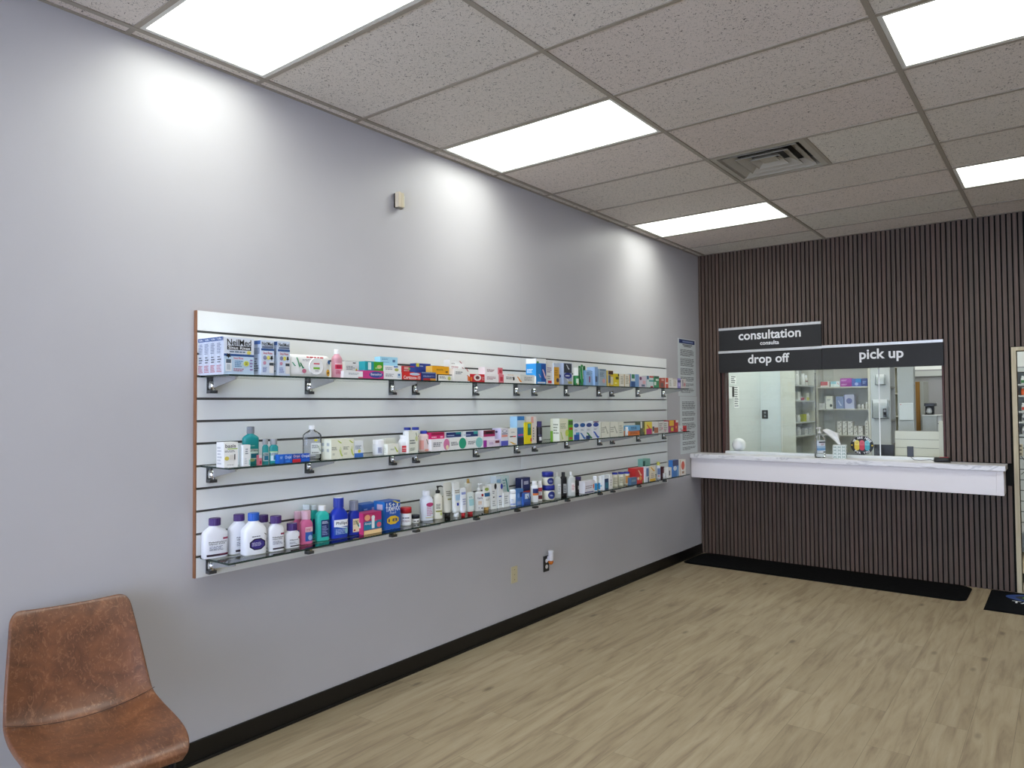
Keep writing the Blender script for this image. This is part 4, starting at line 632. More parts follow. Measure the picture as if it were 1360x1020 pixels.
  (3, 'box', 'medicine_box', 'pale teal box at the back, above the white and blue carton', 'box', 0.07, 5.8395, 0.915, 0.1429, 0.1701, 0.05, {'col': '8fc7b8'}, 'r 0 .1 .3 .9 2a6a60;l .4 .2 .9 .7 5a9a90 3'),
  (3, 'bottle', 'glue_bottle', 'white and blue bottle with a yellow-green cap', 'bottle', 0.19, 5.9037, 0.915, 0.0364, 0.1484, 0.8, 0.0271, 0.0304, -50, {'n': '2.3', 'col': 'dfe2ee', 'capc': 'd5d65a', 'sh': '.97'}, 'r .2 .3 .9 .8 7088bc;r .3 .1 .7 .25 d0a0a0'),
  (3, 'box', 'cream_box', 'thin dark maroon carton leaning at the wall', 'carton', 0.15, 6.0558, 0.915, 0.0512, 0.0896, 0.03, {'col': '54202a'}, 'r .2 .2 .6 .8 8a4a54'),
  (3, 'jar', 'ointment_jar', "tiny white jar at the slatwall's right edge", 'jar', 0.21, 5.9795, 0.915, 0.0247, 0.0421, 1.0, 0.0246, 0.0102, 0, {'n': '2', 'col': 'e4e6e8', 'capc': 'f0f0f0', 'sh': '1'}, 'r .3 .2 .6 .6 808890'),
  (3, 'box', 'bandage_box', "small white box past the slatwall's right edge", 'box', 0.235, 6.0037, 0.915, 0.0779, 0.0897, 0.04, {'col': 'eceae6'}, 'r .3 .2 .6 .7 50555c'),
  (3, 'box', 'bandage_box', 'navy and sky blue box with white burst', 'carton', 0.24, 6.0936, 0.915, 0.1234, 0.151, 0.04, {'col': '3a7ac4'}, 'r 0 .65 1 1 1e2f68;e .4 .5 .3 .14 d8e4ee;r .7 0 1 .6 6aa0d8'),
  (3, 'box', 'bandage_box', 'white box with orange-red round print at extreme right', 'carton', 0.24, 6.253, 0.915, 0.1214, 0.1441, 0.04, {'col': 'efe9e0'}, 'e .5 .62 .3 .28 dc5a3c;r .3 .1 .7 .25 b08a70;r 0 0 .1 1 e0b48a'),
]

INNER = [
  ('box', 'medicine_box', "red and white box at left end of the back unit's top shelf", 'box', 'boxes on the back shelf unit', 'y', 10.22, 0.473, 1.801, 0.111, 0.066, 0.12, 'ead8d4', 'r 0 .3 .8 1 c84a50'),
  ('box', 'medicine_box', 'white and aqua box next to the red one, back unit top shelf', 'box', 'boxes on the back shelf unit', 'y', 10.22, 0.598, 1.799, 0.118, 0.07, 0.12, 'e4eeee', 'r 0 .5 .6 1 9ad0dc;v .7 .4 .2 .4 d05060'),
  ('box', 'medicine_box', 'upper of two magenta-purple boxes, back unit top shelf', 'box', 'boxes on the back shelf unit', 'y', 10.22, 0.722, 1.852, 0.139, 0.055, 0.12, 'b04ab0', 'l .1 .3 .7 .7 e8c0e8 2'),
  ('box', 'medicine_box', 'lower of two magenta-purple boxes, back unit top shelf', 'box', 'boxes on the back shelf unit', 'y', 10.22, 0.721, 1.797, 0.139, 0.054, 0.12, 'a03a98', 'l .1 .3 .7 .7 e8c0e8 2'),
  ('box', 'medicine_box', 'blue and violet box, back unit top shelf', 'box', 'boxes on the back shelf unit', 'y', 10.22, 0.865, 1.798, 0.111, 0.101, 0.12, '5868b8', 'r .4 .5 1 1 3a88cc;e .5 .3 .2 .2 a8b8e8'),
  ('box', 'medicine_box', 'navy box at the right end, back unit top shelf', 'box', 'boxes on the back shelf unit', 'y', 10.22, 0.981, 1.798, 0.071, 0.102, 0.12, '384a88', 'l .2 .3 .9 .7 8fa8dc 2'),
  ('box', 'medicine_box', 'small pale box at left, back unit second shelf', 'box', 'boxes on the back shelf unit', 'y', 10.22, 0.448, 1.505, 0.077, 0.072, 0.1, 'cfcdc4', 'l .2 .2 .8 .8 a0a098 2'),
  ('box', 'medicine_box', 'tall cream carton, back unit second shelf', 'carton', 'boxes on the back shelf unit', 'y', 10.22, 0.535, 1.507, 0.086, 0.166, 0.1, 'e4e2d4', 'l .2 .6 .8 .8 8a8a80 2;e .75 .25 .18 .12 404038'),
  ('box', 'medicine_box', 'slate blue carton with pale diamond, back unit second shelf', 'carton', 'boxes on the back shelf unit', 'y', 10.22, 0.663, 1.509, 0.096, 0.158, 0.1, '8494b8', 'v .25 .2 .5 .5 c4cce0'),
  ('box', 'medicine_box', 'large lavender-white carton, back unit second shelf', 'carton', 'boxes on the back shelf unit', 'y', 10.22, 0.765, 1.511, 0.124, 0.179, 0.1, 'b8bcd4', 'e .5 .55 .3 .2 7078a8;r 0 0 .08 1 7880ac'),
  ('bottle', 'pill_bottle', 'leftmost of three small white bottles, back unit second shelf', 'bottle', 'bottles on the back shelf unit', 'y', 10.28, 0.906, 1.51, 0.04, 0.05, 0.04, 'd8d8d2', ''),
  ('bottle', 'pill_bottle', 'middle one of three small white bottles, back unit second shelf', 'bottle', 'bottles on the back shelf unit', 'y', 10.28, 0.954, 1.51, 0.034, 0.047, 0.04, 'e4e2dc', ''),
  ('bottle', 'pill_bottle', 'rightmost and tallest of three small bottles, back unit second shelf', 'bottle', 'bottles on the back shelf unit', 'y', 10.28, 1.006, 1.51, 0.036, 0.079, 0.04, 'dcdcd6', ''),
  ('box', 'medicine_carton', "tall white carton pair at right end of back unit's third shelf", 'carton', 'boxes on the back shelf unit', 'y', 10.22, 1.016, 1.162, 0.035, 0.182, 0.1, 'dedcd0', 'l .2 .1 .8 .9 a8a498 4'),
  ('bottle', 'medicine_bottle', "tall white bottle at left on side bay's top shelf", 'bottle', 'items in the side bay', 'x', 0.4, 9.414, 1.816, 0.113, 0.174, 0.05, 'e8e8e6', ''),
  ('bottle', 'medicine_bottle', "second tall white bottle on side bay's top shelf", 'bottle', 'items in the side bay', 'x', 0.4, 9.644, 1.825, 0.152, 0.143, 0.05, 'e6e6e4', ''),
  ('bottle', 'medicine_bottle', "white bottle with dark band, side bay's top shelf", 'bottle', 'items in the side bay', 'x', 0.4, 9.865, 1.832, 0.194, 0.114, 0.05, 'dedcd8', 'r 0 .5 1 .7 8a6460'),
  ('box', 'medicine_box', "white box at left, side bay's second shelf", 'box', 'items in the side bay', 'x', 0.42, 9.333, 1.623, 0.161, 0.105, 0.05, 'dcdedc', ''),
  ('box', 'medicine_box', "box with yellow-green foot, side bay's second shelf", 'box', 'items in the side bay', 'x', 0.42, 9.694, 1.624, 0.207, 0.089, 0.05, 'd6d8cc', 'r 0 0 1 .4 c8c83a'),
  ('bottle', 'pill_bottle', "small round red-topped bottle, side bay's second shelf", 'bottle', 'items in the side bay', 'x', 0.42, 9.56, 1.623, 0.093, 0.039, 0.03, 'b0405a', ''),
  ('box', 'medicine_box', "olive-yellow box, side bay's third shelf", 'box', 'items in the side bay', 'x', 0.42, 9.577, 1.355, 0.168, 0.083, 0.05, 'b4b82e', ''),
  ('bottle', 'pill_bottle', 'white bottle right of the olive-yellow box, side bay', 'bottle', 'items in the side bay', 'x', 0.42, 9.779, 1.356, 0.09, 0.094, 0.03, 'e8e6e0', ''),
  ('bottle', 'pill_bottle', "white bottle at left, side bay's third shelf", 'bottle', 'items in the side bay', 'x', 0.42, 9.348, 1.346, 0.145, 0.086, 0.03, 'd4d6d4', ''),
  ('bottle', 'pill_bottle', "white bottle at left, side bay's lowest visible shelf", 'bottle', 'items in the side bay', 'x', 0.42, 9.354, 1.174, 0.145, 0.105, 0.04, 'dcdcd8', ''),
  ('box', 'medicine_box', "row-end pale box, side bay's lowest visible shelf", 'box', 'items in the side bay', 'x', 0.42, 9.6, 1.188, 0.203, 0.063, 0.05, 'dcdcd8', 'l .2 .2 .8 .8 a0a0a0 2'),
  ('box', 'medicine_box', "pale box at far right, side bay's lowest visible shelf", 'box', 'items in the side bay', 'x', 0.42, 9.838, 1.199, 0.211, 0.06, 0.05, 'd0d2d0', 'l .2 .2 .8 .8 a0a0a0 2'),
]

# ------------------------------------------------------------------ measures
H = 3.1721; D = 7.29; RX = 5.6; FY = -3.0; END = 11.0
GX, GY, TX, TY = .0783, 1.3613, 1.22, .61
WX0, WX1, WZ0, WZ1 = .262, 2.248, 1.062, 1.915      # service window
DX0, DX1, DZ1 = 2.782, 3.70, 2.01                   # staff doorway

# ------------------------------------------------------------------ shell
mb = MB(); mb.box(-.15, FY-.15, -.1, RX+.15, END+.15, 0, FLOOR); struct(mb.build('floor'))
LIGHTS = [(0, 0), (0, 3), (0, 7), (0, -4), (2, 3), (2, 7), (2, -1), (2, -5), (0, 12), (2, 12), (1, 14), (0, 10), (2, 10)]  # last two panels are added out of sight to brighten the pharmacy room
mb = MB(); mb.fix = False
holes = set(LIGHTS) | {(1, 5)}
for i in range(-1, 5):
    for j in range(-8, 17):
        x0 = max(GX+TX*i, 0); x1 = min(GX+TX*(i+1), RX); y0 = max(GY+TY*j, FY); y1 = min(GY+TY*(j+1), END)
        if x1 <= x0+.001 or y1 <= y0+.001: continue
        if (i, j) in holes:
            if (i, j) == (1, 5): mb.poly([(x0+TY, y0, H), (x1, y0, H), (x1, y1, H), (x0+TY, y1, H)][::-1], TILE)
            continue
        mb.poly([(x0, y0, H), (x0, y1, H), (x1, y1, H), (x1, y0, H)], TILE)
mb.box(-.1, FY-.1, H+.3, RX+.1, END+.1, H+.35, FELT)
struct(mb.build('ceiling'))
GRID = M('9a9184', .6)
mb = MB()
for i in range(0, 5): x = GX+TX*i; mb.box(x-.012, FY, H-.006, x+.012, END, H+.03, GRID)
struct(mb.build('trim_1'), 'grey metal main runners of the ceiling grid')
mb = MB()
for j in range(-7, 16):
    y = GY+TY*j
    xs = [0]+[GX+TX*i for i in range(5)]+[RX]
    for a, b in zip(xs, xs[1:]): mb.box(a+.012*(a > 0), y-.011, H-.0045, b-.012, y+.011, H+.03, GRID)
x = GX+TX+TY; mb.box(x-.011, GY+TY*5+.012, H-.0045, x+.011, GY+TY*6-.012, H+.03, GRID)
struct(mb.build('trim_2'), 'grey metal cross tees of the ceiling grid')
mb = MB()
for (x0, y0, x1, y1) in ((0, FY, .018, D), (.018, D-.032, RX, D-.012)): mb.box(x0, y0, H-.004, x1, y1, H+.01, GRID)
struct(mb.build('trim_3'), 'thin metal wall angle around the ceiling edge')
mb = MB(); mb.box(-.15, FY-.15, 0, 0, D+.14, H+.3, PAINT); struct(mb.build('wall_left'))
mb = MB(); mb.box(-.15, D+.14, 0, 0, END+.15, H+.3, PAINT_IN); struct(mb.build('wall_inner_left'))
mb = MB(); mb.box(RX, FY-.15, 0, RX+.15, END+.15, H+.3, PAINT); struct(mb.build('wall_right'))
mb = MB(); mb.box(0, END, 0, RX, END+.15, 2.02, PAINT_GREY); mb.box(0, END, 2.02, RX, END+.15, H+.3, PAINT_W); struct(mb.build('wall_rear'))
mb = MB(); mb.box(0, END-.03, 1.93, RX, END, 2.0, M('b9bcbc')); struct(mb.build('trim_4'), 'pale rail along the rear wall')
mb = MB(); mb.box(0, 9.2, 0, .28, 10.6, H, PAINT_IN); struct(mb.build('wall_pier'))
# front wall with shop windows behind the camera
mb = MB()
mb.box(0, FY-.15, 0, RX, FY, .25, PAINT); mb.box(0, FY-.15, 2.6, RX, FY, H+.3, PAINT)
mb.box(0, FY-.15, .25, .15, FY, 2.6, PAINT); mb.box(RX-.15, FY-.15, .25, RX, FY, 2.6, PAINT)
struct(mb.build('wall_front'))
mb = MB()
for x in (.15, 1.9, 3.65, RX-.19): mb.box(x, FY-.12, .25, x+.05, FY-.04, 2.6, M('2a2a2a', .4))
mb.box(.15, FY-.12, .25, RX-.15, FY-.04, .3, M('2a2a2a', .4)); mb.box(.15, FY-.12, 2.55, RX-.15, FY-.04, 2.6, M('2a2a2a', .4))
fr = struct(mb.build('window_1'), 'dark framed shop window')
mb = MB()
mb.box(.2, FY-.085, .3, RX-.2, FY-.079, 2.55, STOREGLASS); mb.build('pane', fr)
# back wall with openings
YB0, YB1 = D+.012, D+.14
mb = MB(); IW = PAINT_IN
def wb(x0, z0, x1, z1): mb.box(x0, YB0, z0, x1, YB1, z1, FELT, {'+y': IW})
wb(0, 0, WX0, H+.3); wb(WX0, 0, WX1, 1.028); wb(WX0, WZ1, WX1, H+.3); wb(WX1, 0, DX0, H+.3); wb(DX0, DZ1, DX1, H+.3); wb(DX1, 0, RX, H+.3)
# slats
P_ = .0397; SW = .0272
def slats(x0, x1, z0, z1):
    k = 0
    while x0+k*P_ < x1-.004:
        a = x0+k*P_; mb.box(a, D-.008, z0, min(a+SW, x1), YB0, z1, SLAT); k += 1
x = .003+7*P_
k = 0
allx = [.003+i*P_ for i in range(int(RX/P_))]
for a in allx:
    b = a+SW
    if b <= WX0: mb.box(a, D-.008, 0, b, YB0, H, SLAT)
    elif a < WX1-.002: mb.box(a, D-.008, WZ1+.03, b, YB0, H, SLAT); mb.box(a, D-.008, 0, b, YB0, WZ0-.05, SLAT)
    elif a < 2.74: mb.box(a, D-.008, 1.07, min(b, 2.748), YB0, H, SLAT); mb.box(a, D-.008, 0, min(b, 2.748), YB0, .88, SLAT)
    elif a < DX1+.03:
        mb.box(a, D-.008, DZ1+.035, b, YB0, H, SLAT)
    else: mb.box(a, D-.008, 0, b, YB0, H, SLAT)
struct(mb.build('wall_back'), 'dark brown slatted wall with black felt between the slats')
# reveal of the service window and its bottom track
mb = MB(); RD = M('4a2620', .5)
mb.box(WX0-.012, D-.006, WZ0, WX0+.004, YB1, WZ1, RD); mb.box(WX1-.004, D-.006, WZ0, WX1+.012, YB1, WZ1, RD)
struct(mb.build('trim_5'), 'dark red edge boards of the service window')
mb = MB(); mb.box(WX0+.004, D+.015, 1.066, WX1-.004, D+.1, 1.078, M('e4e8e8', .3))
for y in (.02, .045, .07, .095): mb.box(WX0+.004, D+y, 1.078, WX1-.004, D+y+.004, 1.088, M('f0f2f2', .3))
struct(mb.build('trim_6'), 'white bottom track of the sliding glass')
# doorway
mb = MB()
mb.box(DX0-.034, D-.02, 0, DX0, YB1+.01, DZ1+.03, PINE); mb.box(DX1, D-.02, 0, DX1+.034, YB1+.01, DZ1+.03, PINE); mb.box(DX0, D-.02, DZ1, DX1, YB1+.01, DZ1+.03, PINE)
struct(mb.build('door_1'), 'pale wooden frame of the staff doorway')
# baseboards
BB = M('0c0a09', .42)
mb = MB(); mb.box(0, FY, 0, .011, D-.01, .098, BB); mb.box(.011, FY, 0, .02, D-.01, .012, BB); struct(mb.build('baseboard_left', bevel=.002), 'black rubber baseboard')
mb = MB(); mb.box(RX-.011, FY, 0, RX, D-.01, .098, BB); struct(mb.build('baseboard_right'))

# ------------------------------------------------------------------ ceiling lights and vent
FRAME = M('d8d8d2', .5)
def ceiling_light():
    t = empty('ceiling_light', (0, 0, 0))
    a, b = TX/2-.012, TY/2-.011; z = 0
    mb = MB()
    for x0, y0, x1, y1 in ((-a, -b, a, -b+.02), (-a, b-.02, a, b), (-a, -b+.02, -a+.02, b-.02), (a-.02, -b+.02, a, b-.02)): mb.box(x0, y0, z, x1, y1, z+.02, FRAME)
    mb.box(-a, -b, .06, a, b, .065, FRAME)
    mb.build('frame', t)
    mb = MB(); mb.fix = False; mb.poly([(-a+.02, -b+.02, z+.004), (-a+.02, b-.02, z+.004), (a-.02, b-.02, z+.004), (a-.02, -b+.02, z+.004)], PANEL); mb.build('diffuser', t)
    return t
LL = ['large ceiling light panel nearest the camera, at the picture\'s top left', 'ceiling light panel second along the left wall, over the wall shelves', 'ceiling light panel third along the left wall, nearest the slatted wall',
      'ceiling light panel along left wall, behind the camera', 'right-hand ceiling light panel cut by the picture\'s top right corner', 'smaller-looking right-hand ceiling light panel cut by picture\'s right edge',
      'ceiling light panel in the right row, just ahead of camera overhead', 'ceiling light panel in the right row, behind the camera', 'ceiling light panel in the pharmacy room, left side', 'ceiling light panel in the pharmacy room, right side', 'ceiling light panel in the pharmacy room, near the rear wall', 'unseen ceiling light panel added to brighten the pharmacy room, just behind the window', 'unseen ceiling light panel added to brighten pharmacy room, just behind the doorway']
L0 = ceiling_light()
for n, (i, j) in enumerate(LIGHTS):
    o = L0 if n == 0 else copy_tree(L0)
    o.location = (GX+TX*(i+.5), GY+TY*(j+.5), H-.002); tag(o, LL[n], 'ceiling light', 'ceiling light panels')
# four-way diffuser
VX, VY = GX+TX+TY/2, GY+TY*5.5
t = tag(empty('ceiling_vent', (VX, VY, H)), 'square grey four-way air diffuser set into the ceiling grid', 'air vent')
VM = M('aaa498', .45)
def ring(mb, ro, ri, zo, zi, m, th=.003):
    q = lambda r, z: [(-r, -r, z), (r, -r, z), (r, r, z), (-r, r, z)]
    for o_, i_ in ((q(ro, zo), q(ri, zi)),):
        for k in range(4):
            j = (k+1) % 4
            mb.poly([o_[k], o_[j], i_[j], i_[k]], m)
            mb.poly([(p[0], p[1], p[2]+th) for p in (i_[k], i_[j], o_[j], o_[k])], m)
hv = TY/2-.012
mb = MB(); mb.fix = False; ring(mb, hv, hv-.035, -.001, -.003, VM); ring(mb, hv-.035, hv-.06, -.003, .05, VM)
mb.box(-hv, -hv, .055, hv, hv, .12, VM, {'-z': M('3a3733', .7)}); mb.build('frame', t)
for ro, ri in ((.235, .175), (.165, .105), (.095, .05)):
    mb = MB(); mb.fix = False; ring(mb, ro, ri, .000, .034, VM); ring(mb, ro+.003, ro, -.005, 0, VM); mb.build('louvre', t)
mb = MB(); mb.box(-.052, -.052, .012, .052, .052, .016, VM); mb.build('centre_plate', t)

# ------------------------------------------------------------------ slatwall boards
SLW = wall_paint('white_slatwall_melamine', 'f2f4f3', .35); GRV = M('5d5d5c', .35, .3)
zs = [1.930-.1014*k for k in range(11)]
def slatwall(y0, y1, z0, z1, label, left_edge):
    mb = MB(); lo = z0
    e = {'-y': MDF if left_edge else SLW, '+z': SLW}
    for z in sorted(zs):
        mb.box(.002, y0, lo, .020, y1, z-.0056, SLW, e); lo = z+.0056
        mb.box(.002, y0, z-.0056, .0085, y1, z+.0056, GRV)
    mb.box(.002, y0, lo, .020, y1, z1, SLW, {'-y': e['-y'], '+z': MDF})
    if left_edge: mb.box(.001, y0-.006, z0, .019, y0, z1, MDF)
    return tag(mb.build('slatwall_panel'), label, 'display board', 'white slatwall panels')
slatwall(1.672, 4.0865, .8225, 2.0252, 'left white slatwall panel with brown raw edge, nearest the camera', True)
slatwall(4.089, 6.4495, .8225, 2.0252, 'right white slatwall panel, on the side of the slatted wall', False)

# ------------------------------------------------------------------ glass shelves with brackets
SZ = {1: 1.730, 2: 1.325, 3: 0.915}; ROW = {1: 'top', 2: 'middle', 3: 'bottom'}
SEC = [(1.690, 2.925, (.045, .575, 1.15)), (2.935, 4.115, (.09, .64, 1.08)), (4.125, 5.245, (.105, .53, 1.02)), (5.255, 6.44, (.1, .57, 1.09))]
BRK = M('a4a4a4', .35, .3); CYL = M('dcdcdc', .16, .95)
def bracket(parent, y):
    mb = MB(); DK = M('55575a', .35, .5)
    mb.box(.0205, y-.018, -.080, .026, y+.018, -.0085, DK)
    mb.box(.026, y-.018, -.080, .052, y+.018, -.066, DK)
    mb.loft([[(.026+.028*math.cos(a), y+.0155*math.sin(a), z) for a in [math.pi*(k/8-.5) for k in range(9)]] for z in (-.066, -.024)], CYL)
    mb.box(.026, y-.012, -.024, .046, y+.012, -.0085, DK)
    # tapered arm
    a = [(.050, -.056), (.080, -.050), (.232, -.020), (.235, -.0085), (.050, -.0085)]
    for s in (-1, 1):
        q = [(x, y+s*.003, z) for x, z in a]; mb.poly(q if s > 0 else q[::-1], BRK)
    for (x0, z0), (x1, z1) in zip(a, a[1:4]): mb.poly([(x0, y-.003, z0), (x1, y-.003, z1), (x1, y+.003, z1), (x0, y+.003, z0)], GREYMETAL)
    mb.box(.206, y-.008, -.012, .238, y+.008, -.0082, GREYMETAL)
    return mb.build('bracket', parent)
for r in (1, 2, 3):
    for s, (y0, y1, br) in enumerate(SEC):
        t = tag(empty('glass_shelf', (0, y0, SZ[r])), ['leftmost', 'second from left', 'third from left', 'rightmost'][s]+' glass shelf section of the %s row, on the slatwall' % ROW[r], 'shelf', 'glass shelves on the slatwall')
        mb = MB(); L = y1-y0
        mb.box(.021, 0, -.008, .255, L, 0, SHELFGLASS, {'+x': GEDGE, '-y': GEDGE, '+y': GEDGE}); mb.build('glass', t)
        for b in br: bracket(t, b)

# ------------------------------------------------------------------ goods on the shelves
def finish(o, label, cat, group): return tag(o, label, cat, group)
def goods():
    seed = 0
    plural = {'box': 'boxes', 'tube': 'tubes', 'jar': 'jars'}
    for P in PRODUCTS:
        seed += 1
        sh, kind, name, label, cat = P[:5]
        grp = '%s on the %s glass shelves' % (plural.get(cat, cat+'s'), ROW[sh])
        def full(lb):
            sfx = ', on the %s shelf' % ROW[sh]
            if 'shelf' in lb: sfx = ', %s row' % ROW[sh]
            return lb+sfx if len((lb+sfx).split()) <= 16 else (lb+', %s row' % ROW[sh] if len(lb.split()) <= 14 else lb)
        if kind in ('box',):
            xf, y0, zb, w_, h_, d_, o, spec = P[5:]
            rep = int(o.get('rep', 1)); lbs = label.split(';')
            first = None
            for k in range(rep):
                if k == 0: ob = first = make_box(name, w_-.0006, h_, d_, o['col'], spec, seed)
                else: ob = first.copy(); COL.objects.link(ob)
                dx = xf-d_/2-k*(d_+.0015)
                ob.location = (dx, y0+w_/2, zb+.0004+(.0 if k == 0 else 0))
                finish(ob, full(lbs[k]), cat, grp)
        elif kind == 'wipes':
            xf, y0, zb, w_, h_, d_, o, spec = P[5:]
            t = empty(name, (xf-d_/2, y0+w_/2, zb+.0004)); n = 5.0
            mb = MB(); rings = []
            for q, s1, s2 in ((0, .8, .97), (.06, .93, .99), (.15, 1, 1), (.8, 1, 1), (.93, .93, .97), (1, .75, .9)): rings.append(sring(d_/2*s1, w_/2*s2, h_*q, n))
            mb.loft(rings, M(o['col'], .3)); mb.build('pack', t)
            fm = bottle_map(w_, d_, n, 0, h_)
            mb = MB(); mb.fix = False; put_decals(mb, spec, fm, cuts=14, seed=seed); mb.build('print', t)
            mb = MB(); pts = []; cy, cz, R0 = .022, h_*.48, .041
            ringf = lambda r, x: [(x, cy+r*math.cos(2*math.pi*i/28), cz+r*math.sin(2*math.pi*i/28)) for i in range(28)]
            mb.loft([ringf(R0, d_/2-.004), ringf(R0, d_/2+.004), ringf(R0*.93, d_/2+.006), ringf(R0*.9, d_/2+.0045)], M('f0f0f0', .25)); 
            ld = mb.build('lid', t)
            mb = MB(); mb.fix = False
            for (a, b_, c, d2, cc) in ((-.016, .010, .020, .006, 'd2374a'), (-.018, -.014, .022, .010, '7cb83a'), (-.008, -.024, .012, .004, '9a9aa0')):
                mb.poly([(d_/2+.0052, cy+a, cz+b_), (d_/2+.0052, cy+a+c*1.7, cz+b_), (d_/2+.0052, cy+a+c*1.7, cz+b_+d2), (d_/2+.0052, cy+a, cz+b_+d2)], M(cc))
            mb.build('lid_print', ld)
            finish(t, full(label), cat, grp)
        else:
            xc, y, zb, w_, h_, dr, cw, ch, rot, o, spec = P[5:]
            t = make_bottle(kind, name, w_, h_, dr, cw, ch, o, spec, seed)
            t.location = (xc, y, zb+.0004); t.rotation_euler = (0, 0, math.radians(rot))
            finish(t, full(label), cat, grp)
goods()

# ------------------------------------------------------------------ things on the left wall
# switch plate
t = tag(empty('blank_wall_plate', (0, 4.017, .39)), 'ivory blank wall plate low on the left wall', 'wall plate')
mb = MB(); mb.box(.0005, -.035, -.0575, .006, .035, .0575, M('cfc49f', .4)); mb.build('plate', t, bevel=.002)
for z in (.035, 0, -.035):
    mb = MB(); mb.tube([(.005, 0, z), (.0075, 0, z)], .0035, M('8d8468', .4)); mb.build('screw', t)
t = tag(empty('wall_outlet', (0, 4.409, .397)), 'black power outlet plate with white sockets right of the ivory plate', 'outlet')
mb = MB(); mb.box(.0005, -.036, -.0585, .006, .036, .0585, M('111111', .35)); mb.build('plate', t, bevel=.002)
for z in (.022, -.022):
    mb = MB(); mb.loft([[(x, .016*math.cos(a)*1, z+.015*math.sin(a)) for a in [2*math.pi*k/16 for k in range(16)]] for x in (.0055, .0085)], M('e6e4e0', .4)); mb.build('socket', t)
t = tag(empty('night_light', (.012, 4.425, .43)), 'white plug-in night light with an orange dome, in the black outlet', 'night light')
mb = MB(); mb.lathe([(.017, -.01), (.019, .0), (.019, .05), (.021, .056), (.021, .062), (.017, .066)], M('eeeef2', .35), cx=.022); mb.box(-.003, -.012, -.012, .01, .012, .02, M('e8e8ee', .4)); mb.build('body', t)
mb = MB(); mb.lathe([(.003, -.04), (.012, -.035), (.018, -.025), (.0195, -.01)], M('c86a14', .25, spec=.6), cx=.022); mb.build('dome', t)
# sensor box high on the wall
t = tag(empty('wall_sensor', (0, 2.905, 2.80)), 'small beige sensor box sticking out high on the left wall', 'sensor')
mb = MB(); mb.box(.0005, -.02, -.043, .014, .02, .04, M('2a2724', .5)); mb.build('mount', t)
mb = MB(); mb.box(.014, -.024, -.045, .045, -.002, .045, M('d9cbb2', .45)); mb.box(.014, -.001, -.043, .043, .022, .043, M('cfc2a2', .45)); mb.box(.016, .022, -.04, .04, .03, .03, M('dde0d6', .4)); mb.build('housing', t, bevel=.002)
mb = MB(); mb.box(.018, -.02, -.052, .042, .018, -.045, M('6c675e', .45)); mb.build('base', t)
# posters by the corner
def poster(name, y0, y1, z0, z1, head, label, seed):
    rng = random.Random(seed); mb = MB(); mb.fix = False
    mb.box(.001, y0, z0, .0025, y1, z1, M('d9dfe0', .35))
    fm = lambda u, v, k=1: (.0025+.0004*k, y0+(y1-y0)*u, z0+(z1-z0)*v)
    T = M('3c4046')
    v = .93
    if head:
        mb.poly([fm(.06, .915), fm(.94, .915), fm(.94, .985), fm(.06, .985)], M('22356e'))
        mb.poly([fm(.25, .935, 2), fm(.85, .935, 2), fm(.85, .962, 2), fm(.25, .962, 2)], M('8796c0'))
        mb.poly([fm(.25, .885), fm(.8, .885), fm(.8, .9), fm(.25, .9)], T); mb.poly([fm(.32, .86), fm(.72, .86), fm(.72, .873), fm(.32, .873)], T); v = .83
    para = 0
    while v > .05:
        if para <= 0: para = rng.choice([3, 4, 6, 7]); v -= .03
        x = .12; xe = .9-rng.random()*.12*(1 if para > 1 else 3)
        while x < xe:
            x2 = min(xe, x+.04+rng.random()*.14); mb.poly([fm(x, v), fm(x2, v), fm(x2, v+.009), fm(x, v+.009)], T); x = x2+.02
        v -= .0205; para -= 1
    o = mb.build(name); tag(o, label, 'poster', 'posters by the corner'); return o
poster('notice_poster', 6.755, 7.19, 1.665, 2.255, True, 'upper white notice sheet with navy heading on the left wall by corner', 5)
poster('notice_poster', 6.785, 7.205, 1.072, 1.66, False, 'lower white notice sheet of small print on left wall by corner', 9)

# ------------------------------------------------------------------ signs over the window
SB = M('191818', .55); AL = M('d4d4d4', .3, .5); LT = M('efeeee', .4)
def sign(name, x0, x1, z0, z1, texts, label):
    t = tag(empty(name, (x0, D-.03, z0)), label, 'sign', 'black signs over the service window')
    w_ = x1-x0; h_ = z1-z0
    mb = MB(); mb.box(0, 0, 0, w_, .02, h_-.024, SB); mb.build('board', t)
    mb = MB(); mb.box(-.003, -.006, h_-.026, w_+.001, .02, h_, AL); mb.build('top_rail', t, bevel=.002)
    words = []
    for txt, a, b, base in texts:
        sc = (b-a)/text_polys(txt, .022)[3]; ws = txt.split()
        words.append((ws[0], a, a+text_polys(ws[0], .022)[3]*sc, base))
        if len(ws) > 1: words.append((ws[1], b-text_polys(ws[1], .022)[3]*sc, b, base))
    for txt, a, b, base in words:
        tris, ar, bl, nw = text_polys(txt, .022); W = b-a; Hh = W*ar; z = base-z0-Hh*bl
        mb = MB(); mb.fix = False
        for tr in tris: mb.poly([(a-x0+u*W, -.002, z+v*Hh) for u, v in tr], LT)
        mb.build('lettering', t)
    return t
sign('consultation_sign', .234, 1.252, 2.136, 2.372, [('consultation', .443, 1.063, 2.238), ('consulta', .664, .852, 2.176)], 'black consultation sign, topmost of the three over the window')
sign('drop_off_sign', .228, 1.252, 1.905, 2.132, [('drop off', .537, .951, 1.994)], 'black drop off sign over the left half of the window')
sign('pick_up_sign', 1.256, 2.262, 1.905, 2.136, [('pick up', 1.586, 1.953, 1.992)], 'black pick up sign over the right half of the window')

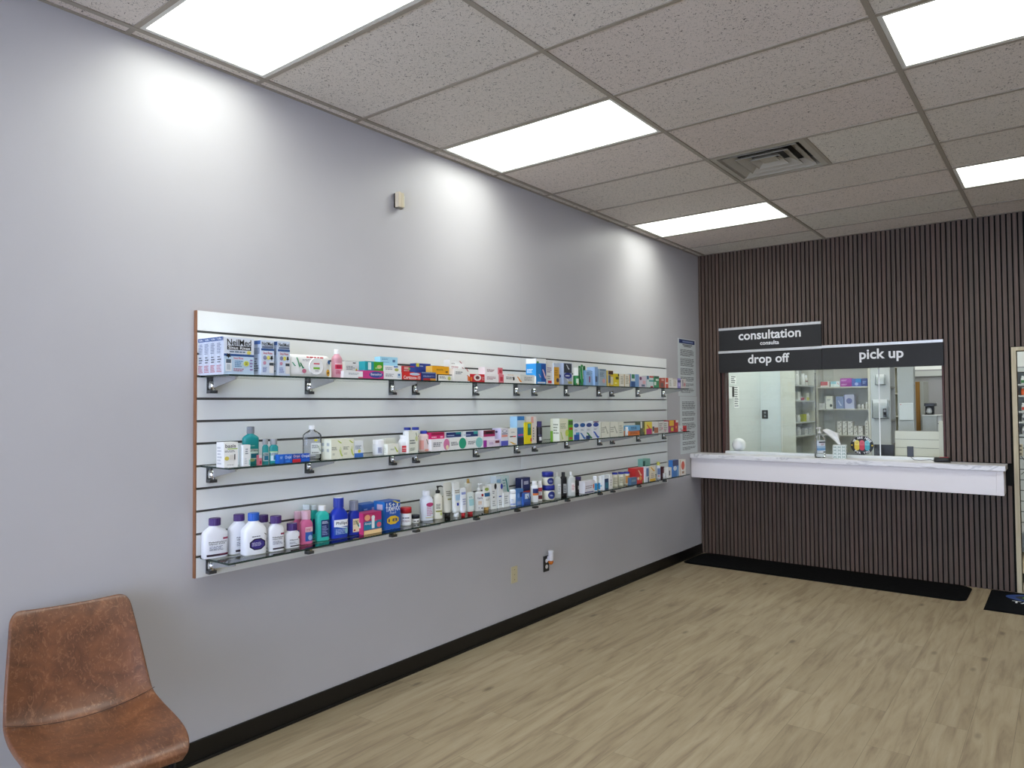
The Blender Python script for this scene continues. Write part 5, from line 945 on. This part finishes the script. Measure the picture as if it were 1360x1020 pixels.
# ------------------------------------------------------------------ counter
t = tag(empty('service_counter', (0, 0, 0)), 'long white wall-hung counter under the service window', 'counter')
mb = MB(); mb.box(.004, 7.005, 1.022, 2.705, D-.009, 1.066, MARBLE); mb.box(WX0+.006, D-.0085, 1.03, WX1-.006, 7.42, 1.066, MARBLE); mb.build('countertop', t, bevel=.004)
mb = MB(); mb.box(.006, 7.03, .822, 2.69, D-.009, 1.022, M('f3eef0', .4)); mb.box(2.64, 7.022, .822, 2.692, 7.03, 1.022, M('f3eef0', .4)); mb.build('apron', t, bevel=.003)
# sliding glass
win = struct(empty('window_2', (0, 0, 0)), 'sliding glass of the service window')
def pane(x0, x1, y, label):
    mb = MB(); e = M('dfe8e6', .2)
    mb.box(x0, y, 1.08, x1, y+.005, WZ1+.02, GLASS, {'-x': e, '+x': e}); o = mb.build('glass_pane', win); o['label'] = label
pane(.28, 1.222, D+.023, 'left glass pane of the service window, below the drop off sign')
pane(.845, 1.335, D+.048, 'narrow middle glass pane overlapping behind the left one')
pane(1.225, 1.728, D+.073, 'glass pane bearing the round pill sticker')
mb = MB(); mb.box(1.724, D+.066, 1.08, 1.732, D+.07, WZ1, M('f4f6f6', .3)); mb.build('edge_strip', win)
# sticker
t = tag(empty('round_sticker', (1.572, D+.072, 1.182)), 'round black sticker with yellow, red and blue pill capsules on the glass', 'sticker')
mb = MB(); mb.fix = False
def disc(cx, cz, rx, rz, y, m, n=36): mb.poly([(cx+rx*math.cos(2*math.pi*i/n), y, cz+rz*math.sin(2*math.pi*i/n)) for i in range(n)], m)
disc(0, 0, .100, .088, 0, M('1b1b1f')); disc(0, 0, .066, .062, -.0006, M('2b2b30'))
mb.build('disc', t)
for x, c, c2 in ((-.045, 'e2c338', 'ecd668'), (0, 'c8384c', 'd8606e'), (.045, '4aa8b8', '7cc4ce')):
    mb = MB(); mb.fix = False
    for s, col, y in ((1, c2, -.0010), (-1, c, -.0011)):
        pts = [(x-.0215, y, 0)]+[(x+.0215*math.cos(a), y, s*(.027+.0215*math.sin(a))) for a in [math.pi-math.pi*k/10 for k in range(11)]]+[(x+.0215, y, 0)]
        mb.poly(pts, M(col))
    for dx in (-.007, .007): disc(x+dx, .024, .0022, .003, -.0016, M('26222a'), 10)
    disc(x, .016, .004, .0016, -.0016, M('26222a'), 10)
    mb.build('pill_capsule', t)
mb = MB(); mb.fix = False
def arc_text(txt, r, a0, a1, size, up):
    for k, ch in enumerate(txt):
        if ch == ' ': continue
        a = a0+(a1-a0)*k/(len(txt)-1); tris, ar = text_polys(ch, .03)[:2]
        ww = size*(.8 if ch not in 'I' else .25)
        for tr in tris:
            q = []
            for u, v in tr:
                lx, lz = (u-.5)*ww, (v-.5)*size
                th = a-math.pi/2 if up else a+math.pi/2
                q.append((1.13*r*math.cos(a)+lx*math.cos(th)-lz*math.sin(th), -.0016, r*math.sin(a)+lx*math.sin(th)+lz*math.cos(th)))
            mb.poly(q, M('f2f2f2'))
arc_text('WE ARE HERE', .074, math.radians(150), math.radians(30), .02, True)
mb.build('lettering', t); mb = MB(); mb.fix = False
arc_text('FOR YOU', .074, math.radians(-132), math.radians(-48), .02, False)
mb.build('lettering', t)
for x in (-.088, .088): mb = MB(); mb.fix = False; disc(x, 0, .008, .008, -.0017, M('e2c338'), 5); mb.build('star', t)

# hand sanitizer
t = tag(empty('sanitizer_bottle', (1.247, 7.16, 1.0665), -.55), 'clear pump bottle of hand sanitizer on the counter', 'pump bottle')
mb = MB(); mb.loft([sring(.03, .048, 0, 3), sring(.033, .052, .01, 3), sring(.033, .052, .17, 3), sring(.03, .045, .195, 2.6), sring(.022, .03, .213, 2.2), sring(.013, .014, .222, 2), sring(.013, .013, .232, 2)], glass_mat('sanitizer_plastic', (.95, .97, .98, 1), 1.35)); mb.build('body', t)
mb = MB(); mb.lathe([(.017, .228), (.017, .243), (.006, .246), (.005, .272), (.014, .274), (.014, .286)], WHITE); mb.tube([(0, 0, .28), (.0, -.03, .281), (0, -.04, .276)], .005, WHITE); mb.tube([(0, 0, .23), (0, 0, .04)], .003, M('dcdcdc')); mb.build('pump', t)
mb = MB(); mb.fix = False
put_decals(mb, 'r .0 0 1 1 e9edf2;r .0 .2 1 .45 7fb0dc;r 0 .38 1 .55 b0cce6;r .1 .8 .85 .9 2a2a38;l .3 .6 .8 .75 b06a80 2;r .55 .04 .95 .12 3a3a44', bottle_map(.098, .066, 3, .045, .165), cuts=14); mb.build('label', t)
# tissue box
t = tag(empty('tissue_box', (1.425, 7.15, 1.0665), .15), 'white tissue box with teal leaf pattern on the counter', 'tissue box')
mb = MB(); mb.fix = False
TB = M('e3e9e6', .5); LF = M('4d8478', .5)
mb.box(-.056, -.056, 0, .056, .056, .125, TB)
for face in range(4):
    ca, sa = math.cos(face*math.pi/2), math.sin(face*math.pi/2)
    for i in range(3):
        for j in range(4):
            cx = -.037+.037*i; cz = .017+.03*j
            for s in (-1, 1):
                for k2 in (-1, 1):
                    q = [(cx, cz-.006), (cx+s*.012, cz+k2*.004+.002), (cx+s*.014, cz+k2*.011), (cx+s*.004, cz+k2*.006)]
                    mb.poly([((x*ca+.0564*sa), (x*sa-.0564*ca), z) for x, z in q], LF)
mb.lathe([(.03, .125), (.03, .1256)], M('d0dad6'), seg=20)
mb.build('carton', t)
mb = MB(); nU, nV = 9, 10; grid = []
for j in range(nV+1):
    v = j/nV; row = []
    for i in range(nU+1):
        u = i/nU-.5; wv = .018+.075*v**.8
        x = -.075*v+u*wv*2*(.6+.4*v)*.75; z = .122+.155*v-.05*v*abs(u+.25)*1.2; y = .012*math.sin(u*9+v*3)*(.5+v)
        row.append((x, y, z))
    grid.append(row)
for j in range(nV):
    for i in range(nU): mb.poly([grid[j][i], grid[j][i+1], grid[j+1][i+1], grid[j+1][i]], M('f3f3f1', .7), True)
bmesh.ops.remove_doubles(mb.bm, verts=mb.bm.verts[:], dist=.0001)
tis = mb.build('tissue', t); sm = tis.modifiers.new('thick', 'SOLIDIFY'); sm.thickness = .0012
# payment terminal and cable
t = tag(empty('card_terminal', (2.245, 7.17, 1.0665), .25), 'black card terminal with a red key strip at counter\'s right end', 'card terminal')
mb = MB(); mb.loft([sring(.035, .062, 0, 4), sring(.036, .064, .016, 4), sring(.033, .058, .04, 4)], M('141416', .4)); bo = mb.build('body', t); bo.rotation_euler = (0, 0, math.pi/2)
mb = MB(); mb.box(-.02, -.024, .04, .045, .024, .044, M('a02a2e', .4)); mb.build('keypad', t)
mb = MB(); mb.tube([(2.19, 7.18, 1.074), (2.15, 7.22, 1.08), (2.08, 7.23, 1.0705), (2.02, 7.25, 1.0705), (1.98, 7.31, 1.096), (1.975, 7.345, 1.094)], .0025, BLACK, 6); cb_ = mb.build('cable', t)
cb_.matrix_parent_inverse = (Matrix.Translation(t.location) @ Matrix.Rotation(.25, 4, 'Z')).inverted(); cb_['label'] = 'thin black cable over the sill'
# round white lamp on a dark plate
t = tag(empty('globe_lamp', (.388, 7.372, 1.0665)), 'white ball lamp on a dark flat base inside the window', 'lamp')
mb = MB(); mb.box(-.08, -.04, 0, .08, .04, .008, M('5a5d60', .4)); mb.build('base', t, bevel=.002)
mb = MB(); mb.lathe([(.02, .008)]+[(.07*math.sin(a), .084-.07*math.cos(a)) for a in [.35+2.75*k/14 for k in range(15)]], M('f0f0ee', .5)); mb.build('globe', t)
# tablet stand behind the open part
t = tag(empty('pin_pad_stand', (1.966, 7.372, 1.0665), .2), 'black upright pin pad stand in the open right part of window', 'pin pad')
mb = MB(); mb.box(-.03, -.02, 0, .03, .03, .008, BLACK); mb.box(-.008, .0, .008, .008, .012, .06, BLACK); mb.build('foot', t)
mb = MB(); mb.box(-.02, -.012, .022, .032, .0, .118, M('1a1a1c', .3)); mb.build('screen', t, bevel=.004)

# ------------------------------------------------------------------ mats
def mat_obj(name, x0, y0, x1, y1, r, m, label, hgt=.012):
    mb = MB(); pts = []
    for cx, cy, a0 in ((x1-r, y1-r, 0), (x0+r, y1-r, 90), (x0+r, y0+r, 180), (x1-r, y0+r, 270)):
        for k in range(7): a = math.radians(a0+15*k); pts.append((cx+r*math.cos(a), cy+r*math.sin(a)))
    inn = [((x-(x0+x1)/2)*(1-.02/((x1-x0)/2))+(x0+x1)/2, (y-(y0+y1)/2)*(1-.02/((y1-y0)/2))+(y0+y1)/2) for x, y in pts]
    mb.loft([[(x, y, .0005) for x, y in pts], [(x, y, .003) for x, y in pts], [(x, y, hgt) for x, y in inn]], m, smooth=False)
    return tag(mb.build(name), label, 'floor mat', 'black floor mats')
RUB = M('050608', .8, 0, .12)
mat_obj('floor_mat', .028, 6.70, 2.44, 7.272, .09, RUB, 'long black anti-fatigue mat on the floor under the counter')
o = mat_obj('floor_mat', 2.57, 6.545, 4.1, 7.272, .004, M('0b0d11', .95, 0, .1), 'black logo mat with green and blue swirl by the doorway', .008)
mb = MB(); mb.fix = False
cx, cy = 2.98, 7.08
def ell(rx, ry, z, m, ox=0, oy=0): mb.poly([(cx+ox+rx*math.cos(2*math.pi*i/40), cy+oy+ry*math.sin(2*math.pi*i/40), z) for i in range(40)], m)
ell(.30, .15, .0085, M('1d3a78', .85)); ell(.255, .115, .0088, M('16202c', .85), .02, 0); ell(.22, .10, .0091, M('4f8a2a', .85), .03, .005)
tris, ar, bl, nw = text_polys('TAKE CARE', .02)
for tr in tris: mb.poly([(2.73+u*.5, 6.875+v*.5*ar, .0086) for u, v in tr], M('d9dde2', .85))
mb.build('logo', o)

# ------------------------------------------------------------------ tan chair
def chair():
    t = tag(empty('side_chair', (.418, 1.095, 0)), 'worn tan leather side chair with black legs by the left wall', 'chair')
    ox, oy = .42, 1.12
    # profile from seat front to back top: (x, z, halfwidth, sideways curl)
    prof = [(.735, .415, .180, 0), (.742, .438, .198, .0), (.722, .456, .212, .004), (.64, .462, .228, .012), (.51, .452, .238, .022), (.38, .442, .242, .034), (.27, .446, .240, .044), (.215, .475, .237, .050), (.185, .53, .233, .048), (.155, .62, .224, .040), (.125, .71, .213, .032), (.100, .785, .204, .022), (.088, .812, .200, .016), (.080, .828, .190, .010), (.070, .832, .172, .008)]
    n = 14; G = []
    for k, (x, z, hw, cu) in enumerate(prof):
        x1, z1 = prof[min(k+1, len(prof)-1)][:2]; x0, z0 = prof[max(k-1, 0)][:2]
        d = Vector((x1-x0, 0, z1-z0)).normalized(); nrm = Vector((-d.z, 0, d.x)) * -1
        if nrm.dot(Vector((1, 0, 1))) < 0: nrm = -nrm
        row = []
        for i in range(n+1):
            s = -1+2*i/n
            c = cu*abs(s)**2.6
            row.append(Vector((x-ox, 0, z))+nrm*c+Vector((0, s*hw, 0)))
        G.append(row)
    mb = MB(); V = [[mb.bm.verts.new(p) for p in r] for r in G]; k_ = mb.mi(LEATHER)
    for a, b in zip(V, V[1:]):
        for i in range(n): f = mb.bm.faces.new((a[i], a[i+1], b[i+1], b[i])); f.smooth = True; f.material_index = k_
    sh = mb.build('seat_shell', t)
    so = sh.modifiers.new('thick', 'SOLIDIFY'); so.thickness = .019; so.offset = 0
    bv = sh.modifiers.new('round', 'BEVEL'); bv.width = .006; bv.segments = 3; bv.limit_method = 'ANGLE'; bv.angle_limit = math.radians(50)
    sb = sh.modifiers.new('smooth', 'SUBSURF'); sb.levels = 2; sb.render_levels = 2
    # stitched seam between back and seat
    mb = MB(); r = 6; pts = []
    for i in range(n+1):
        a, b = G[r][i], G[r+1][i]; p = a.lerp(b, .25+.15*abs(-1+2*i/n)); pts.append(p+Vector((.0125, 0, .0145)))
    mb.tube(pts, .0012, M('3a1f14', .6), 6); mb.build('seam', t)
    # rolled welt along the edge of the back
    ML = M('141414', .45, .3)
    for s1 in (-1, 1):
        for xa, xb in ((.66, .70), (.30, .22)):
            mb = MB(); y = s1*.17; mb.tube([(xa-ox, y, .43), (xb-ox, y+s1*.035, .003)], .011, ML, 10); mb.build('leg', t)
    mb = MB()
    for s1 in (-1, 1): mb.box(.24-ox, s1*.17-.012, .412,   .69-ox, s1*.17+.012, .428, ML)
    for x in (.3, .67): mb.box(x-.012-ox, -.17, .405, x+.012-ox, .17, .420, ML)
    mb.build('seat_frame', t)
    t.rotation_euler = (0, 0, math.radians(-8))
chair()

# ------------------------------------------------------------------ pharmacy room behind the window
UM = M('c9ccc8', .45); UC = M('d8d6ca', .45)
def unit(name, x0, x1, y0, y1, z1, shelves, label, front, back=True, mat=UM, sidemat=None):
    t = tag(empty(name, (x0, y0, 0)), label, 'shelf unit', 'shelf units in the pharmacy room'); sm = sidemat or mat
    X, Y = x1-x0, y1-y0
    if front == '-y':
        for a, b in ((0, .025), (X-.025, X)): mb = MB(); mb.box(a, 0, 0, b, Y, z1, sm); mb.build('side_panel', t)
        mb = MB(); mb.box(.025, Y-.015, 0, X-.025, Y, z1, mat); mb.build('back_panel', t)
        for z in shelves: mb = MB(); mb.box(.026, .005, z-.018, X-.026, Y-.016, z, mat); mb.build('shelf', t)
        mb = MB(); mb.box(.025, 0, z1-.04, X-.025, Y-.015, z1, mat); mb.build('top', t)
    else:
        for a, b in ((0, .02), (Y-.02, Y)): mb = MB(); mb.box(0, a, 0, X, b, z1, sm); mb.build('side_panel', t)
        mb = MB(); mb.box(0, .02, 0, .012, Y-.02, z1, mat); mb.build('back_panel', t)
        for z in shelves: mb = MB(); mb.box(.013, .021, z-.018, X, Y-.021, z, mat); mb.build('shelf', t)
        mb = MB(); mb.box(.012, .02, z1-.04, X, Y-.02, z1, mat); mb.build('top', t)
    return t
unit('shelf_unit', .415, 1.085, 10.2, 10.5, 2.3, (.5, .82, 1.158, 1.503, 1.796), 'cream shelf unit facing the window, behind the pill sticker', '-y', mat=M('c9c8bd', .5), sidemat=UC)
unit('shelf_unit', .285, .46, 9.1, 9.98, 2.3, (.9, 1.174, 1.342, 1.617, 1.811), 'side shelf bay along the left, with a plain beige end panel', '+x', mat=M('b9bcba', .5), sidemat=M('d3d2c8', .5))
R1 = unit('shelf_unit', 1.27, 1.478, 9.3, 9.62, 2.3, (1.1, 1.38, 1.77), 'grey shelf unit whose end panel holds clear wall pockets', '+x', mat=M('8e9092', .5), sidemat=M('bfc3c4', .45))
unit('shelf_unit', 1.40, 1.60, 9.9, 10.1, 2.05, (1.0, 1.2, 1.42, 1.7), 'cream shelf unit seen in the gap between grey end panels', '-y', mat=M('cfccbc', .5))
R2 = unit('shelf_unit', 1.605, 1.765, 9.0, 9.12, 2.0, (1.1, 1.5, 1.8), 'tall grey shelf unit with a white clipboard on its end', '+x', mat=M('a4a8a8', .5), sidemat=M('a9aeae', .45))
def inner_item(k):  # one thing on the pharmacy shelves
    kind, name, label, cat, grp, ax, c, p0, z, w_, h_, d_, col, dec = k
    if ax == 'x': p0 += w_/2; w_ = min(w_, .075 if kind == 'bottle' else .12); p0 -= w_/2; p0 = min(p0, 9.82)
    SH = (1.158, 1.503, 1.796) if ax == 'y' else (1.174, 1.342, 1.617, 1.811)
    zz = min(SH, key=lambda q: abs(q-z)); top = z+h_
    if 'upper of' in label: zz = 1.796+.0555
    z = zz+.0004; h_ = max(.03, top-z) if 'lower of' not in label else .0545
    if kind == 'box':
        o = make_box(name, w_, h_, d_, col, dec)
        if ax == 'y': o.rotation_euler = (0, 0, -math.pi/2); o.location = (p0+w_/2, c+d_/2, z)
        else: o.location = (c-d_/2, p0+w_/2, z)
    else:
        w_ = min(w_, .06)
        o = make_bottle('bottle', name, w_, h_, 1, w_*.75, h_*.2, {'col': col, 'capc': 'eeeeee', 'sh': '.85'}, dec)
        if ax == 'y': o.rotation_euler = (0, 0, -math.pi/2)
        o.location = (p0+w_/2, c+.03, z) if ax == 'y' else (c-w_/2+.01, p0+w_/2, z)
    tag(o, label, cat, grp)
for k in INNER: inner_item(k)
# small white cartons stacked on the third shelf of the back unit
cols = [(.668, .058, 3), (.736, .053, 3), (.799, .064, 3), (.872, .045, 2), (.925, .058, 2)]
first = None
ordn = ['first', 'second', 'third', 'fourth', 'fifth']
for ci, (x, w_, n) in enumerate(cols):
    for k in range(n):
        if first is None: o = first = make_box('medicine_box', .056, .058, .1, 'dedcd4', 'l .2 .2 .8 .6 9a9a94 2;r 0 0 .03 1 a8a8a2;r .7 .65 .9 .85 6a6a6a')
        else: o = first.copy(); COL.objects.link(o)
        o.scale = (1, w_/.056*.97, 1)
        o.rotation_euler = (0, 0, -math.pi/2); o.location = (x+w_/2, 10.28, 1.1584+k*.0585)
        tag(o, '%s white carton in the %s column, back unit third shelf' % (['bottom', 'middle', 'top'][k] if n == 3 else ['lower', 'upper'][k], ordn[ci]), 'box', 'white cartons on the back unit')
# clear pockets on the grey end panel
for z0, z1, x0, x1, lb in ((1.79, 1.905, 1.325, 1.435, 'upper clear wall pocket with papers on grey end panel'), (1.395, 1.61, 1.285, 1.462, 'lower clear wall pocket with papers on grey end panel')):
    t = tag(empty('wall_pocket', (x0, 9.299, z0)), lb, 'wall pocket', 'clear wall pockets')
    mb = MB(); X = x1-x0; Z = z1-z0
    mb.box(0, -.03, 0, X, -.027, Z*.85, glass_mat('acrylic', (.97, .98, .98, 1), 1.3), None); mb.box(0, -.027, 0, X, -.001, .004, M('3a3c3e')); mb.box(0, -.027, .004, .003, -.001, Z, M('dfe4e4', .3)); mb.box(X-.003, -.027, .004, X, -.001, Z, M('dfe4e4', .3))
    mb.build('holder', t)
    mb = MB(); mb.box(.01, -.02, .006, X-.015, -.012, Z+.01, M('e4e6e6')); mb.build('papers', t)
t = tag(empty('wall_phone', (1.426, 9.262, 1.412)), 'small black handset in front of the lower clear pocket', 'phone')
mb = MB(); mb.box(-.018, -.012, 0, .018, .002, .1, M('1c1c20', .3)); mb.build('handset', t, bevel=.004)
mb = MB(); mb.box(-.012, -.014, .06, .012, -.012, .09, M('8a8c90', .3)); mb.build('display', t)
# clipboard on R2
t = tag(empty('clipboard', (1.69, 8.993, 1.385)), 'pale clipboard sheet hung on the grey end panel', 'clipboard')
mb = MB(); mb.box(-.07, -.004, 0, .07, .006, .19, M('cdd4d4', .4)); mb.build('board', t, bevel=.004)
mb = MB(); mb.box(-.058, -.007, .17, -.05, -.004, .178, M('c02a30')); mb.build('clip', t)
# amber-doored cabinet, low grey cabinet with coffee maker
t = tag(empty('tall_cabinet', (1.66, 9.8, 0)), 'tall narrow grey cabinet with an amber wooden door', 'cabinet')
mb = MB(); mb.box(0, .012, 0, .088, .4, 1.835, M('a9aca8', .5)); mb.build('body', t)
mb = MB(); mb.box(.002, 0, .05, .05, .012, 1.83, AMBER); mb.build('door', t)
t = tag(empty('low_cabinet', (1.774, 9.5, 0)), 'waist-high grey cabinet under the coffee maker', 'cabinet')
mb = MB(); mb.box(0, 0, 0, .145, .28, 1.425, M('a6abad', .45)); mb.box(.147, .02, 0, .19, .28, 1.42, M('c6c8c8', .45)); mb.box(-.005, -.005, 1.425, .19, .28, 1.436, M('dadcdc', .4)); mb.build('body', t)
for z in (1.05, 1.2, 1.33): mb = MB(); mb.box(.152, .014, z, .186, .02, z+.012, BLACK); mb.build('handle', t)
t = tag(empty('coffee_maker', (1.83, 9.62, 1.4365)), 'black coffee maker on the low grey cabinet', 'coffee maker')
mb = MB(); mb.box(-.045, -.05, 0, .045, .06, .012, BLACK); mb.box(-.045, .02, .012, .045, .06, .13, BLACK); mb.box(-.045, -.06, .1, .07, .06, .135, M('1d1c1c', .3)); mb.build('body', t, bevel=.003)
mb = MB(); mb.lathe([(.025, .013), (.03, .04), (.022, .075), (.012, .085)], M('b9bcc0', .2), cy=-.02); mb.build('carafe', t)
# low slatwall partition
t = tag(empty('slatwall_partition', (1.69, 8.3, 0)), 'low off-white slatwall partition behind the open window part', 'partition')
mb = MB(); z = 0; PW = M('dcdcd0', .45)
for k in range(15): mb.box(0, 0, z, .395, .03, z+.082, PW); mb.box(0, .008, z+.082, .395, .03, z+.0862, M('77776f')); z += .0862
mb.build('board', t)
mb = MB(); mb.box(.395, -.005, 0, .50, .035, 1.396, M('d3d3c8', .45)); mb.build('end_post', t)
# desk behind the window with dark equipment
t = tag(empty('work_desk', (.35, 7.62, 0)), 'low work desk behind the service window', 'desk')
mb = MB(); mb.box(0, 0, .90, 1.75, .6, .93, M('c9cccb', .4)); mb.build('desktop', t)
for x in (.02, 1.69): mb = MB(); mb.box(x, .02, 0, x+.04, .58, .90, M('9a9c9c')); mb.build('leg', t)
t = tag(empty('monitor', (1.66, 7.9, .9305), .1), 'black monitor back behind the glass, right of the pill sticker', 'monitor')
mb = MB(); mb.box(-.09, -.01, .07, .09, .015, .235, M('222326', .4)); mb.build('screen', t, bevel=.004)
mb = MB(); mb.box(-.06, -.04, 0, .06, .05, .008, BLACK); mb.box(-.012, .0, .008, .012, .015, .08, BLACK); mb.build('stand', t)
t = tag(empty('printer', (1.38, 7.92, .9305)), 'dark grey label printer behind the tissue box', 'printer')
mb = MB(); mb.box(-.08, -.07, 0, .08, .09, .14, M('3c3e42', .4)); mb.build('body', t, bevel=.01)
mb = MB(); mb.box(-.05, -.074, .06, .05, -.07, .07, M('c08880', .4)); mb.build('slot', t)
# things on the inner left wall
A = M('f6f8f8', .6); B_ = M('5c646c', .5)
def sheet(y0, y1, z0, z1, label, n, seed, curl=0):
    rng = random.Random(seed); mb = MB(); mb.fix = False
    mb.box(.001, y0, z0, .003+curl, y1, z1, A)
    for i in range(n):
        z = z1-(z1-z0)*(i+.7)/(n+.4); mb.poly([(.0034+curl, y0+(y1-y0)*.12, z), (.0034+curl, y0+(y1-y0)*(.6+.3*rng.random()), z), (.0034+curl, y0+(y1-y0)*(.6+.3*rng.random()), z+.011), (.0034+curl, y0+(y1-y0)*.12, z+.011)], B_)
    tag(mb.build('paper_notice'), label, 'paper notice', 'papers on the inner left wall')
sheet(7.98, 8.12, 1.81, 1.905, 'upper left paper notice on the inner wall, beside the window edge', 4, 1)
sheet(8.165, 8.355, 1.81, 1.908, 'upper right paper notice on the inner wall', 4, 2)
sheet(8.27, 8.44, 1.53, 1.785, 'tall printed paper notice under the upper right one', 9, 3)
sheet(7.93, 8.14, 1.64, 1.775, 'blank white sheet hanging from a black clip', 0, 4, .03)
mb = MB(); mb.box(.001, 8.145, 1.66, .035, 8.205, 1.78, BLACK); tag(mb.build('wall_clip', bevel=.003), 'black clip board holder beside the hanging white sheet', 'clip')
t = tag(empty('inner_outlet', (.056, 9.199, 1.44)), 'black wall outlet seen through the glass on pale wall', 'outlet')
mb = MB(); mb.box(-.037, -.006, -.055, .037, 0, .055, M('18181a', .35)); mb.build('plate', t)
for z in (-.022, .022): mb = MB(); mb.box(-.01, -.009, z-.012, .014, -.006, z+.012, M('8c9090', .35)); mb.build('socket', t)
# doorway view: shelving with bottles, slatwall below
t = unit('shelf_unit', 2.62, 3.72, 9.0, 9.3, 1.93, (1.245, 1.378, 1.486, 1.649, 1.765), 'white shelf unit with amber bottles seen through the doorway', '-y', mat=M('c3c7c6', .5))
mb = MB(); z = .25
for k in range(9): mb.box(.0, -.02, z, 1.10, -.002, z+.098, M('c4c7c6', .5)); mb.box(0, -.012, z+.098, 1.10, -.002, z+.108, M('5c5f60')); z += .108
mb.build('lower_panel', t)
i = 0
cl = {1.765: ('e9ebe8', '3f7a4a', 'green'), 1.649: ('d8602c', 'd8602c', 'orange'), 1.486: ('e6e6e4', 'c04838', 'red'), 1.378: ('e8e8e6', '6a6c70', 'grey'), 1.245: ('dfe0de', '9a9ca0', 'pale')}
pos = ['leftmost', 'second', 'third', 'fourth', 'fifth', 'sixth', 'seventh']
for z, (body, lab, nm) in cl.items():
    b0 = None
    for k in range(7):
        if b0 is None: o = b0 = make_bottle('bottle', 'medicine_bottle', .045, .085, 1, .034, .018, {'col': body, 'capc': 'f0f0f0', 'sh': '.85'}, 'r .1 .15 .9 .7 '+lab)
        else: o = copy_tree(b0)
        o.location = (2.688+.068*k, 9.06, z+.0004); o.rotation_euler = (0, 0, -math.pi/2)
        tag(o, '%s bottle with %s label on shelf unit seen through the doorway' % (pos[k], nm), 'bottle', 'bottles on the doorway shelf unit')
t = tag(empty('power_strip', (2.72, 8.972, 1.09)), 'beige power strip on the slatwall seen through the doorway', 'power strip')
mb = MB(); mb.box(-.02, 0, -.06, .02, .006, .06, M('cbbfa2', .4)); mb.build('body', t)
for z in (-.04, 0, .04): mb = MB(); mb.box(-.01, -.003, z-.012, .01, 0, z+.012, M('6a6256', .4)); mb.build('socket', t)
mb = MB(); mb.tube([(2.722, 8.966, 1.03), (2.75, 8.95, .99), (2.765, 8.95, .93), (2.75, 8.955, .87), (2.72, 8.96, .84)], .003, BLACK, 6); tag(mb.build('cable'), 'black looped cable hanging below the beige power strip', 'cable')
t = tag(empty('waste_bin', (2.87, 7.74, 0)), 'round black waste bin just inside the doorway', 'bin')
mb = MB(); mb.lathe([(.10, .001), (.125, .06), (.13, .062), (.125, .055), (.09, .012)], M('0d0d0e', .5), cap1=True); mb.build('body', t)
